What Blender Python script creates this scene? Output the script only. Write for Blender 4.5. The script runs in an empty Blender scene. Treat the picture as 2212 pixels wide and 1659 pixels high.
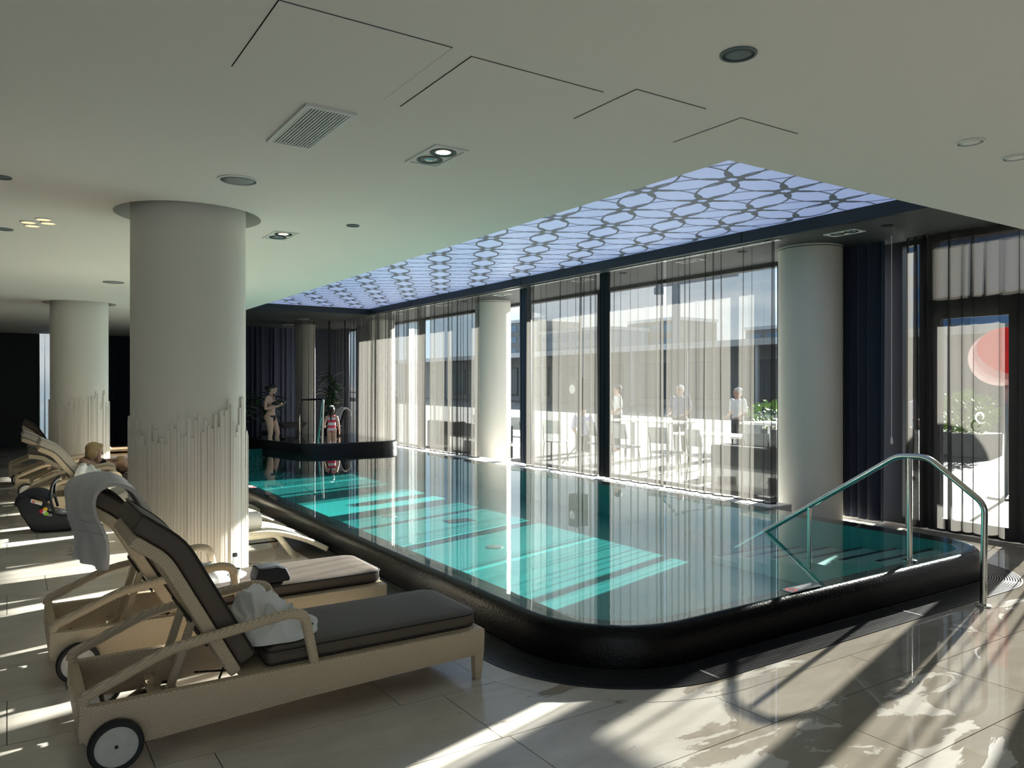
import bpy, bmesh, math, random
from mathutils import Vector, Matrix, noise as mnoise
random.seed(7)
R = math.radians
sc = bpy.context.scene
COL = sc.collection

# ---------------------------------------------------------------- camera, sky, sun, exposure
camd = bpy.data.cameras.new('camera'); cam = bpy.data.objects.new('camera', camd); COL.objects.link(cam)
cam.location = (0, 0, 1.7); cam.rotation_euler = (R(90), 0, R(-33.3))
camd.sensor_width = 36; camd.lens = 1661 / 2212 * 36; camd.clip_start = .05; camd.clip_end = 900
sc.camera = cam

world = bpy.data.worlds.new('sky'); sc.world = world; world.use_nodes = True
wn = world.node_tree; wn.nodes.clear()
def N(tree, typ, **kw):
    n = tree.nodes.new(typ)
    for k, v in kw.items(): setattr(n, k, v)
    return n
wo = N(wn, 'ShaderNodeOutputWorld'); wb = N(wn, 'ShaderNodeBackground'); wc = N(wn, 'ShaderNodeTexCoord')
sep = N(wn, 'ShaderNodeSeparateXYZ'); wn.links.new(wc.outputs['Generated'], sep.inputs[0])
ramp = N(wn, 'ShaderNodeValToRGB'); wn.links.new(sep.outputs['Z'], ramp.inputs[0])
ramp.color_ramp.elements[0].position = .0; ramp.color_ramp.elements[0].color = (.70, .85, .97, 1)
ramp.color_ramp.elements[1].position = .55; ramp.color_ramp.elements[1].color = (.28, .48, .78, 1)
nz = N(wn, 'ShaderNodeTexNoise'); nz.inputs['Scale'].default_value = 2.6; nz.inputs['Detail'].default_value = 7; nz.inputs['Roughness'].default_value = .55
mp = N(wn, 'ShaderNodeMapping'); mp.inputs['Scale'].default_value = (1, 1, 2.6); mp.inputs['Location'].default_value = (.75, .2, .1)
wn.links.new(wc.outputs['Generated'], mp.inputs[0]); wn.links.new(mp.outputs[0], nz.inputs['Vector'])
cr = N(wn, 'ShaderNodeValToRGB'); wn.links.new(nz.outputs[0], cr.inputs[0])
cr.color_ramp.elements[0].position = .47; cr.color_ramp.elements[0].color = (0, 0, 0, 1)
cr.color_ramp.elements[1].position = .62; cr.color_ramp.elements[1].color = (1, 1, 1, 1)
mx = N(wn, 'ShaderNodeMixRGB'); mx.inputs[2].default_value = (1.25, 1.27, 1.3, 1)
wn.links.new(cr.outputs[0], mx.inputs[0]); wn.links.new(ramp.outputs[0], mx.inputs[1])
wn.links.new(mx.outputs[0], wb.inputs[0]); wb.inputs[1].default_value = 1.0; wn.links.new(wb.outputs[0], wo.inputs[0])

SUN_EL = 19.3; SUN_AZ = 74.6     # azimuth from +Y towards +X
sd = bpy.data.lights.new('sun', 'SUN'); sd.energy = 54; sd.angle = R(.6); sd.color = (1, .95, .87)
so = bpy.data.objects.new('sun', sd); COL.objects.link(so)
sv = Vector((math.sin(R(SUN_AZ)) * math.cos(R(SUN_EL)), math.cos(R(SUN_AZ)) * math.cos(R(SUN_EL)), math.sin(R(SUN_EL))))
so.rotation_euler = sv.to_track_quat('Z', 'Y').to_euler(); so.location = sv * 60

vs = sc.view_settings; vs.view_transform = 'Standard'; vs.look = 'None'; vs.gamma = 1; vs.use_curve_mapping = False; vs.exposure = 0.27
cy = sc.cycles
cy.transparent_max_bounces = 24; cy.max_bounces = 6; cy.diffuse_bounces = 3; cy.glossy_bounces = 3; cy.transmission_bounces = 4; cy.use_adaptive_sampling = True; cy.adaptive_threshold = .06; cy.blur_glossy = .3

# ---------------------------------------------------------------- materials
MATS = {}
def newmat(name):
    m = bpy.data.materials.new(name); m.use_nodes = True; m.node_tree.nodes.clear(); MATS[name] = m
    return m, m.node_tree
def mat(name, col, rough=.5, metal=0, spec=.5, var=None, bump=None, coat=0, emit=0, ecol=None, sheen=0, trans=0, ior=1.45):
    """var=(scale, amount): noise-varied colour; bump=(scale, strength, kind)"""
    m, t = newmat(name)
    o = N(t, 'ShaderNodeOutputMaterial'); b = N(t, 'ShaderNodeBsdfPrincipled'); t.links.new(b.outputs[0], o.inputs[0])
    b.inputs['Base Color'].default_value = (*col, 1); b.inputs['Roughness'].default_value = rough; b.inputs['Metallic'].default_value = metal
    b.inputs['Specular IOR Level'].default_value = spec; b.inputs['Coat Weight'].default_value = coat; b.inputs['IOR'].default_value = ior
    b.inputs['Transmission Weight'].default_value = trans
    if sheen: b.inputs['Sheen Weight'].default_value = sheen
    if emit:
        b.inputs['Emission Color'].default_value = (*(ecol or col), 1); b.inputs['Emission Strength'].default_value = emit
    tc = N(t, 'ShaderNodeTexCoord')
    if var:
        n = N(t, 'ShaderNodeTexNoise'); n.inputs['Scale'].default_value = var[0]; n.inputs['Detail'].default_value = 5
        t.links.new(tc.outputs['Object'], n.inputs['Vector'])
        r = N(t, 'ShaderNodeValToRGB'); t.links.new(n.outputs[0], r.inputs[0])
        a = var[1]
        r.color_ramp.elements[0].position = .3; r.color_ramp.elements[0].color = (*[c * (1 - a) for c in col], 1)
        r.color_ramp.elements[1].position = .7; r.color_ramp.elements[1].color = (*[min(1, c * (1 + a)) for c in col], 1)
        t.links.new(r.outputs[0], b.inputs['Base Color'])
    if bump:
        bp = N(t, 'ShaderNodeBump'); bp.inputs['Strength'].default_value = bump[1]; bp.inputs['Distance'].default_value = bump[3] if len(bump) > 3 else .01
        kind = bump[2] if len(bump) > 2 else 'noise'
        if kind == 'noise':
            n = N(t, 'ShaderNodeTexNoise'); n.inputs['Scale'].default_value = bump[0]; n.inputs['Detail'].default_value = 4
            t.links.new(tc.outputs['Object'], n.inputs['Vector']); t.links.new(n.outputs[0], bp.inputs['Height'])
        t.links.new(bp.outputs[0], b.inputs['Normal'])
    return m

def wicker(name, col):
    m, t = newmat(name)
    o = N(t, 'ShaderNodeOutputMaterial'); b = N(t, 'ShaderNodeBsdfPrincipled'); t.links.new(b.outputs[0], o.inputs[0])
    b.inputs['Roughness'].default_value = .5
    tc = N(t, 'ShaderNodeTexCoord')
    sx = N(t, 'ShaderNodeSeparateXYZ'); t.links.new(tc.outputs['Object'], sx.inputs[0])
    def lin(a, bb, cc):      # a*x+b*y+c*z
        m1 = N(t, 'ShaderNodeMath', operation='MULTIPLY'); m1.inputs[1].default_value = a; t.links.new(sx.outputs[0], m1.inputs[0])
        m2 = N(t, 'ShaderNodeMath', operation='MULTIPLY_ADD'); m2.inputs[1].default_value = bb; t.links.new(sx.outputs[1], m2.inputs[0]); t.links.new(m1.outputs[0], m2.inputs[2])
        m3 = N(t, 'ShaderNodeMath', operation='MULTIPLY_ADD'); m3.inputs[1].default_value = cc; t.links.new(sx.outputs[2], m3.inputs[0]); t.links.new(m2.outputs[0], m3.inputs[2])
        s = N(t, 'ShaderNodeMath', operation='SINE'); t.links.new(m3.outputs[0], s.inputs[0])
        return s
    s1 = lin(330, 330, 90); s2 = lin(60, -60, 560)
    mu = N(t, 'ShaderNodeMath', operation='MULTIPLY'); t.links.new(s1.outputs[0], mu.inputs[0]); t.links.new(s2.outputs[0], mu.inputs[1])
    ma = N(t, 'ShaderNodeMath', operation='MULTIPLY_ADD'); ma.inputs[1].default_value = .5; ma.inputs[2].default_value = .5; t.links.new(mu.outputs[0], ma.inputs[0])
    r = N(t, 'ShaderNodeValToRGB'); t.links.new(ma.outputs[0], r.inputs[0])
    r.color_ramp.elements[0].position = .1; r.color_ramp.elements[0].color = (*[c * .62 for c in col], 1)
    r.color_ramp.elements[1].position = .75; r.color_ramp.elements[1].color = (*[c * 1.12 for c in col], 1)
    t.links.new(r.outputs[0], b.inputs['Base Color'])
    bp = N(t, 'ShaderNodeBump'); bp.inputs['Strength'].default_value = .6; bp.inputs['Distance'].default_value = .004
    t.links.new(ma.outputs[0], bp.inputs['Height']); t.links.new(bp.outputs[0], b.inputs['Normal'])
    return m

def sheer(name, col, opac, transl=.6):
    m, t = newmat(name)
    o = N(t, 'ShaderNodeOutputMaterial'); tr = N(t, 'ShaderNodeBsdfTransparent'); di = N(t, 'ShaderNodeBsdfDiffuse'); tl = N(t, 'ShaderNodeBsdfTranslucent')
    di.inputs[0].default_value = (*col, 1); tl.inputs[0].default_value = (*col, 1)
    m1 = N(t, 'ShaderNodeMixShader'); m1.inputs[0].default_value = transl; t.links.new(di.outputs[0], m1.inputs[1]); t.links.new(tl.outputs[0], m1.inputs[2])
    m2 = N(t, 'ShaderNodeMixShader'); m2.inputs[0].default_value = opac; t.links.new(tr.outputs[0], m2.inputs[1]); t.links.new(m1.outputs[0], m2.inputs[2])
    t.links.new(m2.outputs[0], o.inputs[0])
    return m
def clear(name, tint=(1, 1, 1), ior=1.45, rough=0.0, bump=None, gl=(1, 1, 1)):
    """clear sheet: what is not reflected by Fresnel goes straight through"""
    m, t = newmat(name)
    o = N(t, 'ShaderNodeOutputMaterial'); tr = N(t, 'ShaderNodeBsdfTransparent'); g = N(t, 'ShaderNodeBsdfGlossy'); ge = N(t, 'ShaderNodeNewGeometry')
    tr.inputs[0].default_value = (*tint, 1); g.inputs['Roughness'].default_value = rough; g.inputs['Color'].default_value = (*gl, 1)
    # Schlick reflectance, the same from either side of the sheet
    dt = N(t, 'ShaderNodeVectorMath', operation='DOT_PRODUCT'); t.links.new(ge.outputs['Incoming'], dt.inputs[0]); t.links.new(ge.outputs['Normal'], dt.inputs[1])
    ab = N(t, 'ShaderNodeMath', operation='ABSOLUTE'); t.links.new(dt.outputs['Value'], ab.inputs[0])
    om = N(t, 'ShaderNodeMath', operation='SUBTRACT'); om.inputs[0].default_value = 1; t.links.new(ab.outputs[0], om.inputs[1])
    pw = N(t, 'ShaderNodeMath', operation='POWER'); pw.inputs[1].default_value = 5; t.links.new(om.outputs[0], pw.inputs[0])
    f0 = ((ior - 1) / (ior + 1)) ** 2
    f = N(t, 'ShaderNodeMath', operation='MULTIPLY_ADD'); f.inputs[1].default_value = 1 - f0; f.inputs[2].default_value = f0; t.links.new(pw.outputs[0], f.inputs[0])
    mxs = N(t, 'ShaderNodeMixShader'); t.links.new(f.outputs[0], mxs.inputs[0]); t.links.new(tr.outputs[0], mxs.inputs[1]); t.links.new(g.outputs[0], mxs.inputs[2])
    t.links.new(mxs.outputs[0], o.inputs[0])
    if bump:
        tc = N(t, 'ShaderNodeTexCoord'); n = N(t, 'ShaderNodeTexNoise'); n.inputs['Scale'].default_value = bump[0]; n.inputs['Detail'].default_value = 2
        mpp = N(t, 'ShaderNodeMapping'); mpp.inputs['Scale'].default_value = (1, .55, 1)
        t.links.new(tc.outputs['Object'], mpp.inputs[0]); t.links.new(mpp.outputs[0], n.inputs['Vector'])
        bp = N(t, 'ShaderNodeBump'); bp.inputs['Strength'].default_value = bump[1]; bp.inputs['Distance'].default_value = bump[2]
        t.links.new(n.outputs[0], bp.inputs['Height']); t.links.new(bp.outputs[0], g.inputs['Normal'])
    return m

def floor_mat(name):
    m, t = newmat(name)
    o = N(t, 'ShaderNodeOutputMaterial'); b = N(t, 'ShaderNodeBsdfPrincipled'); t.links.new(b.outputs[0], o.inputs[0])
    g = N(t, 'ShaderNodeNewGeometry'); oi = N(t, 'ShaderNodeObjectInfo')
    n = N(t, 'ShaderNodeTexNoise'); n.inputs['Scale'].default_value = 1.9; n.inputs['Detail'].default_value = 8; n.inputs['Roughness'].default_value = .6; n.inputs['Distortion'].default_value = .6
    mpp = N(t, 'ShaderNodeMapping'); mpp.inputs['Scale'].default_value = (.7, 1.7, 1); t.links.new(g.outputs['Position'], mpp.inputs[0]); t.links.new(mpp.outputs[0], n.inputs['Vector'])
    r = N(t, 'ShaderNodeValToRGB'); t.links.new(n.outputs[0], r.inputs[0])
    r.color_ramp.elements[0].position = .32; r.color_ramp.elements[0].color = (.52, .47, .405, 1)
    r.color_ramp.elements[1].position = .68; r.color_ramp.elements[1].color = (.68, .635, .57, 1)
    hv = N(t, 'ShaderNodeHueSaturation'); t.links.new(r.outputs[0], hv.inputs['Color'])
    mr = N(t, 'ShaderNodeMapRange'); mr.inputs['To Min'].default_value = .93; mr.inputs['To Max'].default_value = 1.05; t.links.new(oi.outputs['Random'], mr.inputs[0]); t.links.new(mr.outputs[0], hv.inputs['Value'])
    # splashed water lying on the tiles by the pool steps
    sp = N(t, 'ShaderNodeSeparateXYZ'); t.links.new(g.outputs['Position'], sp.inputs[0])
    gx = N(t, 'ShaderNodeMapRange'); gx.inputs['From Min'].default_value = 1.9; gx.inputs['From Max'].default_value = 4.2; t.links.new(sp.outputs[0], gx.inputs[0])
    gy = N(t, 'ShaderNodeMapRange'); gy.inputs['From Min'].default_value = 7.5; gy.inputs['From Max'].default_value = 4.2; t.links.new(sp.outputs[1], gy.inputs[0])
    mg = N(t, 'ShaderNodeMath', operation='MULTIPLY'); t.links.new(gx.outputs[0], mg.inputs[0]); t.links.new(gy.outputs[0], mg.inputs[1])
    n2 = N(t, 'ShaderNodeTexNoise'); n2.inputs['Scale'].default_value = 1.5; n2.inputs['Detail'].default_value = 6; n2.inputs['Roughness'].default_value = .62; n2.inputs['Distortion'].default_value = 1.1
    mp2 = N(t, 'ShaderNodeMapping'); mp2.inputs['Scale'].default_value = (.8, 1.7, 1); mp2.inputs['Rotation'].default_value = (0, 0, .5); t.links.new(g.outputs['Position'], mp2.inputs[0]); t.links.new(mp2.outputs[0], n2.inputs['Vector'])
    ad = N(t, 'ShaderNodeMath', operation='MULTIPLY_ADD'); ad.inputs[1].default_value = .30; t.links.new(mg.outputs[0], ad.inputs[0]); t.links.new(n2.outputs[0], ad.inputs[2])
    wet = N(t, 'ShaderNodeMapRange'); wet.inputs['From Min'].default_value = .650; wet.inputs['From Max'].default_value = .668; t.links.new(ad.outputs[0], wet.inputs[0])
    dk = N(t, 'ShaderNodeMixRGB', blend_type='MULTIPLY'); dk.inputs[2].default_value = (.60, .57, .53, 1); t.links.new(wet.outputs[0], dk.inputs[0]); t.links.new(hv.outputs[0], dk.inputs[1])
    t.links.new(dk.outputs[0], b.inputs['Base Color'])
    rr_ = N(t, 'ShaderNodeMapRange'); rr_.inputs['To Min'].default_value = .19; rr_.inputs['To Max'].default_value = .02; t.links.new(wet.outputs[0], rr_.inputs[0]); t.links.new(rr_.outputs[0], b.inputs['Roughness'])
    bp = N(t, 'ShaderNodeBump'); bp.inputs['Strength'].default_value = .12; bp.inputs['Distance'].default_value = .004; t.links.new(wet.outputs[0], bp.inputs['Height']); t.links.new(bp.outputs[0], b.inputs['Normal'])
    b.inputs['Specular IOR Level'].default_value = .5
    return m

M = {}
def defmats():
    M['plaster'] = mat('plaster', (.80, .785, .735), .75)
    M['plaster_dark'] = mat('plaster_dark', (.05, .055, .057), .55)
    M['band'] = mat('band', (.016, .023, .026), .4)
    M['void'] = mat('void', (.012, .012, .012), .9)
    M['column'] = mat('column_paint', (.76, .735, .67), .55)
    M['strip'] = mat('strip_paint', (.74, .70, .63), .32)
    M['wall_dark'] = mat('wall_dark', (.018, .018, .022), .6, bump=(18, .2))
    M['wall_light'] = mat('wall_light', (.72, .69, .62), .7)
    M['wood_dark'] = mat('wood_dark', (.07, .045, .03), .5, var=(6, .3))
    M['wood'] = mat('wood_light', (.42, .29, .18), .4, var=(5, .25))
    M['floor'] = floor_mat('stone_tile'); M['grout'] = mat('grout', (.16, .14, .12), .8)
    M['mosaic'] = mat('mosaic', (.006, .006, .007), .22, spec=.22, bump=(60, .5, 'noise', .006))
    M['grate'] = mat('grate', (.03, .03, .032), .28); M['channel'] = mat('channel', (.006, .006, .006), .7)
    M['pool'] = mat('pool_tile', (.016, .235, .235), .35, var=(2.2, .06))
    M['step_shallow_tint'] = mat('step_shallow_tint', (.26, .42, .39), .35); M['step_edge'] = mat('step_edge', (.01, .02, .022), .4)  # steps paler than the basin: shallow-water lightness put into the colour
    M['water'] = clear('water', (.84, .97, .95), 1.33, 0.0, (3.2, .035, .02)); M['tubwater'] = clear('tub_water', (.8, .95, .93), 1.33, 0.0, (7, .12, .03))
    M['glass'] = clear('glass', (.93, .96, .96), 1.45); M['frame'] = mat('frame', (.018, .019, .022), .4)
    M['sheer'] = sheer('sheer', (.078, .0745, .068), .54); M['sheer_dense'] = sheer('sheer_dense', (.055, .052, .048), .77); M['hem'] = mat('hem', (.02, .02, .02), .8)
    M['navy'] = mat('navy', (.012, .018, .04), .85, sheen=.3); M['black_cloth'] = mat('black_cloth', (.010, .011, .014), .85)
    M['steel'] = mat('steel', (.62, .62, .60), .14, metal=1); M['alu'] = mat('alu', (.55, .55, .54), .35, metal=1)
    M['sill'] = mat('sill', (.55, .54, .52), .3)
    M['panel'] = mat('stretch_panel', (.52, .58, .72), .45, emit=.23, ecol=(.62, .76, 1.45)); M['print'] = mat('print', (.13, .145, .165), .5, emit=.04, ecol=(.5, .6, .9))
    M['wicker'] = wicker('wicker', (.68, .545, .38)); M['wicker_pale'] = wicker('wicker_pale', (.74, .66, .50))
    M['cushion'] = mat('cushion', (.102, .080, .064), .6, bump=(9, .18, 'noise', .02)); M['piping'] = mat('piping', (.02, .018, .016), .5)
    M['cushion_pale'] = mat('cushion_pale', (.42, .39, .34), .6)
    M['towel'] = mat('towel', (.78, .76, .73), .95, sheen=.4, bump=(160, .3, 'noise', .003)); M['towel_grey'] = mat('towel_grey', (.50, .48, .47), .95, sheen=.4, bump=(160, .3, 'noise', .003))
    M['tyre'] = mat('tyre', (.02, .02, .022), .6); M['disc'] = mat('disc', (.62, .60, .55), .5, var=(20, .08)); M['bolt'] = mat('bolt', (.03, .03, .03), .4)
    M['black'] = mat('black_plastic', (.012, .012, .014), .4); M['bag'] = mat('bag', (.008, .010, .018), .7, bump=(60, .3)); M['darkmetal'] = mat('darkmetal', (.05, .048, .045), .35, metal=1)
    M['white'] = mat('white_paint', (.78, .78, .76), .5); M['greyp'] = mat('grey_mesh', (.30, .31, .32), .7); M['spkdark'] = mat('speaker_mesh', (.14, .18, .19), .6)
    M['lamp'] = mat('lamp', (1, .86, .6), .4, emit=9, ecol=(1, .78, .45)); M['lampoff'] = mat('lampoff', (.5, .5, .5), .2, metal=.7); M['warm'] = mat('warm', (1, .8, .5), .4, emit=1.1, ecol=(1, .72, .36))
    M['skin'] = mat('skin', (.50, .31, .235), .5); M['skin2'] = mat('skin2', (.62, .38, .28), .5); M['hair_dark'] = mat('hair_dark', (.016, .011, .009), .45); M['hair_blond'] = mat('hair_blond', (.45, .31, .15), .45, bump=(40, .4)); M['hair_grey'] = mat('hair_grey', (.6, .58, .55), .5)
    M['eye'] = mat('eye', (.05, .035, .03), .2); M['lip'] = mat('lip', (.42, .15, .13), .4)
    M['pink'] = mat('pink', (.85, .06, .13), .7); M['suit_white'] = mat('suit_white', (.72, .70, .68), .7)
    M['leaf'] = mat('leaf', (.035, .10, .035), .28, var=(8, .4)); M['stem'] = mat('stem', (.12, .15, .05), .5); M['soil'] = mat('soil', (.03, .02, .015), .9); M['pot'] = mat('pot', (.02, .022, .025), .12)
    M['leaf_bush'] = mat('leaf_bush', (.22, .36, .06), .5, var=(6, .4))  # yellow-green leaf colour of the terrace bushes
    M['paving'] = mat('paving', (.12, .118, .112), .7, var=(.8, .12)); M['facade'] = mat('facade', (.22, .22, .22), .7, var=(.4, .1)); M['fascia'] = mat('fascia', (.62, .63, .63), .5); M['facade2'] = mat('facade2', (.34, .40, .46), .6); M['blueglass'] = mat('blueglass', (.16, .26, .36), .3)
    M['pane_dark'] = mat('pane_dark', (.06, .07, .08), .1)
    M['red'] = mat('red', (.75, .02, .03), .4); M['lantern_red'] = sheer('lantern_red', (.85, .02, .03), 1.0, .55); M['film'] = sheer('film', (.9, .9, .9), .9, .6); M['plate'] = mat('plate', (.10, .11, .12), .3); M['decal'] = mat('decal', (.85, .85, .85), .5); M['bottle'] = clear('bottle', (.70, .75, .78), 1.45, .03); M['glassware'] = clear('glassware', (.88, .90, .92), 1.5, .05)
    M['blue_shirt'] = mat('blue_shirt', (.10, .12, .22), .8); M['lav_shirt'] = mat('lav_shirt', (.45, .47, .68), .8); M['white_shirt'] = mat('white_shirt', (.7, .7, .7), .8); M['trouser'] = mat('trouser', (.05, .05, .06), .8)
    M['yellow'] = mat('yellow', (.9, .55, .03), .5); M['green'] = mat('green', (.35, .7, .05), .5); M['toyred'] = mat('toyred', (.6, .02, .05), .5)
    M['bluetower'] = mat('bluetower', (.06, .22, .50), .3)
    M['crane'] = mat('crane', (.35, .38, .42), .6)
defmats()

# ---------------------------------------------------------------- mesh helpers
class MB:
    def __init__(s): s.v = []; s.f = []; s.mi = []; s.cur = 0
    def add(s, vs_, fs):
        o = len(s.v); s.v += [tuple(x) for x in vs_]
        for f in fs: s.f.append(tuple(i + o for i in f)); s.mi.append(s.cur)
        return s
    def box(s, x0, x1, y0, y1, z0, z1):
        return s.add([(x0, y0, z0), (x1, y0, z0), (x1, y1, z0), (x0, y1, z0), (x0, y0, z1), (x1, y0, z1), (x1, y1, z1), (x0, y1, z1)],
                     [(0, 3, 2, 1), (4, 5, 6, 7), (0, 1, 5, 4), (1, 2, 6, 5), (2, 3, 7, 6), (3, 0, 4, 7)])
    def prism(s, poly, a0, a1, axis='y'):
        """poly: list of 2d points; extruded along axis"""
        n = len(poly)
        def P(p, a): return {'y': (p[0], a, p[1]), 'z': (p[0], p[1], a), 'x': (a, p[0], p[1])}[axis]
        vv = [P(p, a0) for p in poly] + [P(p, a1) for p in poly]
        ff = [tuple(range(n))[::-1], tuple(range(n, 2 * n))] + [(i, (i + 1) % n, n + (i + 1) % n, n + i) for i in range(n)]
        return s.add(vv, ff)
    def loft(s, rings, close=True, cap0=False, cap1=False):
        n = len(rings[0]); vv = [p for r in rings for p in r]; ff = []
        for k in range(len(rings) - 1):
            for i in range(n if close else n - 1):
                j = (i + 1) % n; ff.append((k * n + i, k * n + j, (k + 1) * n + j, (k + 1) * n + i))
        if cap0: ff.append(tuple(range(n))[::-1])
        if cap1: ff.append(tuple(range((len(rings) - 1) * n, len(rings) * n)))
        return s.add(vv, ff)
    def tube(s, pts, r, seg=10, rz=None, caps=True):
        """sweep a (possibly elliptical) section along pts; r may be a list"""
        pts = [Vector(p) for p in pts]; rings = []; up = Vector((0, 0, 1)); prev = None
        for i, p in enumerate(pts):
            a = pts[max(0, i - 1)]; b = pts[min(len(pts) - 1, i + 1)]; t = (b - a).normalized()
            if prev is None:
                ref = up if abs(t.z) < .95 else Vector((0, 1, 0)); sx_ = t.cross(ref).normalized()
            else:
                sx_ = (prev - t * prev.dot(t)).normalized()
            prev = sx_; sy_ = sx_.cross(t).normalized()
            rr1 = r[i] if isinstance(r, (list, tuple)) else r; rr2 = rr1 if rz is None else (rz[i] if isinstance(rz, (list, tuple)) else rz)
            rings.append([p + sx_ * math.cos(2 * math.pi * k / seg) * rr1 + sy_ * math.sin(2 * math.pi * k / seg) * rr2 for k in range(seg)])
        return s.loft(rings, True, caps, caps)
    def lathe(s, prof, c=(0, 0, 0), seg=20, axis='z', cap=True):
        rings = []
        for r, h in prof:
            ring = []
            for k in range(seg):
                a = 2 * math.pi * k / seg; u, w = r * math.cos(a), r * math.sin(a)
                p = {'z': (u, w, h), 'y': (u, h, -w), 'x': (h, u, w)}[axis]
                ring.append((p[0] + c[0], p[1] + c[1], p[2] + c[2]))
            rings.append(ring)
        return s.loft(rings, True, cap, cap)
    def ell(s, c, r, seg=16, rings=10):
        prof = []
        vv = []; ff = []
        for i in range(rings + 1):
            ph = math.pi * i / rings
            for k in range(seg):
                a = 2 * math.pi * k / seg
                vv.append((c[0] + r[0] * math.sin(ph) * math.cos(a), c[1] + r[1] * math.sin(ph) * math.sin(a), c[2] - r[2] * math.cos(ph)))
        for i in range(rings):
            for k in range(seg):
                ff.append((i * seg + k, i * seg + (k + 1) % seg, (i + 1) * seg + (k + 1) % seg, (i + 1) * seg + k))
        return s.add(vv, ff)
    def mesh(s, name, mats, smooth=False, bevel=0, bseg=2, merge=False, auto=None):
        me = bpy.data.meshes.new(name); me.from_pydata(s.v, [], s.f)
        if not isinstance(mats, (list, tuple)): mats = [mats]
        for m_ in mats: me.materials.append(M[m_] if isinstance(m_, str) else m_)
        for p, i in zip(me.polygons, s.mi): p.material_index = i
        bm = bmesh.new(); bm.from_mesh(me)
        if merge: bmesh.ops.remove_doubles(bm, verts=bm.verts, dist=1e-5)
        bmesh.ops.recalc_face_normals(bm, faces=bm.faces)
        if bevel:
            es = [e for e in bm.edges if len(e.link_faces) == 2 and e.calc_face_angle(0) > R(25)]
            bmesh.ops.bevel(bm, geom=es, offset=bevel, segments=bseg, profile=.6, affect='EDGES', clamp_overlap=True)
        bm.to_mesh(me); bm.free()
        if smooth or bevel:
            for p in me.polygons: p.use_smooth = True
            if bevel or auto: me.set_sharp_from_angle(angle=R(auto or 50))
        me.update()
        return me
def link(name, data, parent=None, loc=(0, 0, 0), rot=(0, 0, 0), scale=(1, 1, 1)):
    o = bpy.data.objects.new(name, data); COL.objects.link(o)
    o.location = loc; o.rotation_euler = rot; o.scale = scale
    if parent is not None: o.parent = parent
    return o
def obj(name, mb, m, parent=None, smooth=False, bevel=0, bseg=2, loc=(0, 0, 0), rot=(0, 0, 0), auto=None, merge=False):
    return link(name, mb.mesh(name, m, smooth, bevel, bseg, merge, auto), parent, loc, rot)
def tag(o, label, cat, group=None):
    o['label'] = label; o['category'] = cat
    if group: o['group'] = group
    return o
def struct(o, label=None):
    o['kind'] = 'structure'
    if label: o['label'] = label
    return o
def thing(name, label, cat, loc=(0, 0, 0), rz=0, group=None):
    return tag(link(name, None, None, loc, (0, 0, rz)), label, cat, group)
def copy_tree(o, parent=None):
    c = o.copy(); COL.objects.link(c); c.parent = parent
    for ch in list(o.children): copy_tree(ch, c)
    return c
def rrect(x0, x1, y0, y1, rad, n=12):
    """rounded rectangle, counter-clockwise from the front-left corner; rad = (front-left, front-right, back-right, back-left)"""
    cs = [(x0, y0, 1, 1, 180), (x1, y0, -1, 1, 270), (x1, y1, -1, -1, 0), (x0, y1, 1, -1, 90)]; out = []
    for (cx, cy_, sx_, sy_, a0), r in zip(cs, rad):
        for k in range(n + 1):
            a = R(a0 + 90 * k / n); out.append((cx + sx_ * r + r * math.cos(a), cy_ + sy_ * r + r * math.sin(a)))
    return out
def ring(poly, z): return [(p[0], p[1], z) for p in poly]
def smooth_path(pts, n=8):
    """Catmull-Rom through pts"""
    P = [Vector(p) for p in pts]; out = []
    for i in range(len(P) - 1):
        a = P[max(0, i - 1)]; b = P[i]; c = P[i + 1]; d = P[min(len(P) - 1, i + 2)]
        for k in range(n):
            t = k / n; out.append(.5 * ((2 * b) + (c - a) * t + (2 * a - 5 * b + 4 * c - d) * t * t + (3 * b - a - 3 * c + d) * t ** 3))
    out.append(P[-1]); return out
def bent(pts, rad=.05, n=5):
    """polyline with rounded corners"""
    P = [Vector(p) for p in pts]; out = [P[0]]
    for i in range(1, len(P) - 1):
        a = (P[i - 1] - P[i]); b = (P[i + 1] - P[i]); r = min(rad, a.length * .45, b.length * .45)
        p0 = P[i] + a.normalized() * r; p2 = P[i] + b.normalized() * r
        for k in range(n + 1):
            t = k / n; out.append((1 - t) ** 2 * p0 + 2 * t * (1 - t) * P[i] + t * t * p2)
    out.append(P[-1]); return out
def offset2d(path, d):
    """offset an open 2d polyline to its left by d"""
    out = []
    for i in range(len(path)):
        a = path[max(0, i - 1)]; b = path[min(len(path) - 1, i + 1)]; t = Vector((b[0] - a[0], b[1] - a[1])).normalized()
        out.append((path[i][0] - t.y * d, path[i][1] + t.x * d))
    return out

# ---------------------------------------------------------------- the setting
XW, XL, YB, YF = 9.15, -6.0, 24.3, -4.0      # window wall, left wall, back wall, wall behind the camera
HC, HD, HP = 3.05, 3.43, 3.57                # white ceiling, dark perimeter ceiling, printed panel
WZ = .25                                     # pool water level
PO = (2.75, 7.50, 3.33, 17.9); PI_ = (2.98, 7.27, 3.52, 17.7)
RO = (.72, .55, .5, .5); RI = (.5, .35, .3, .3)

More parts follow.
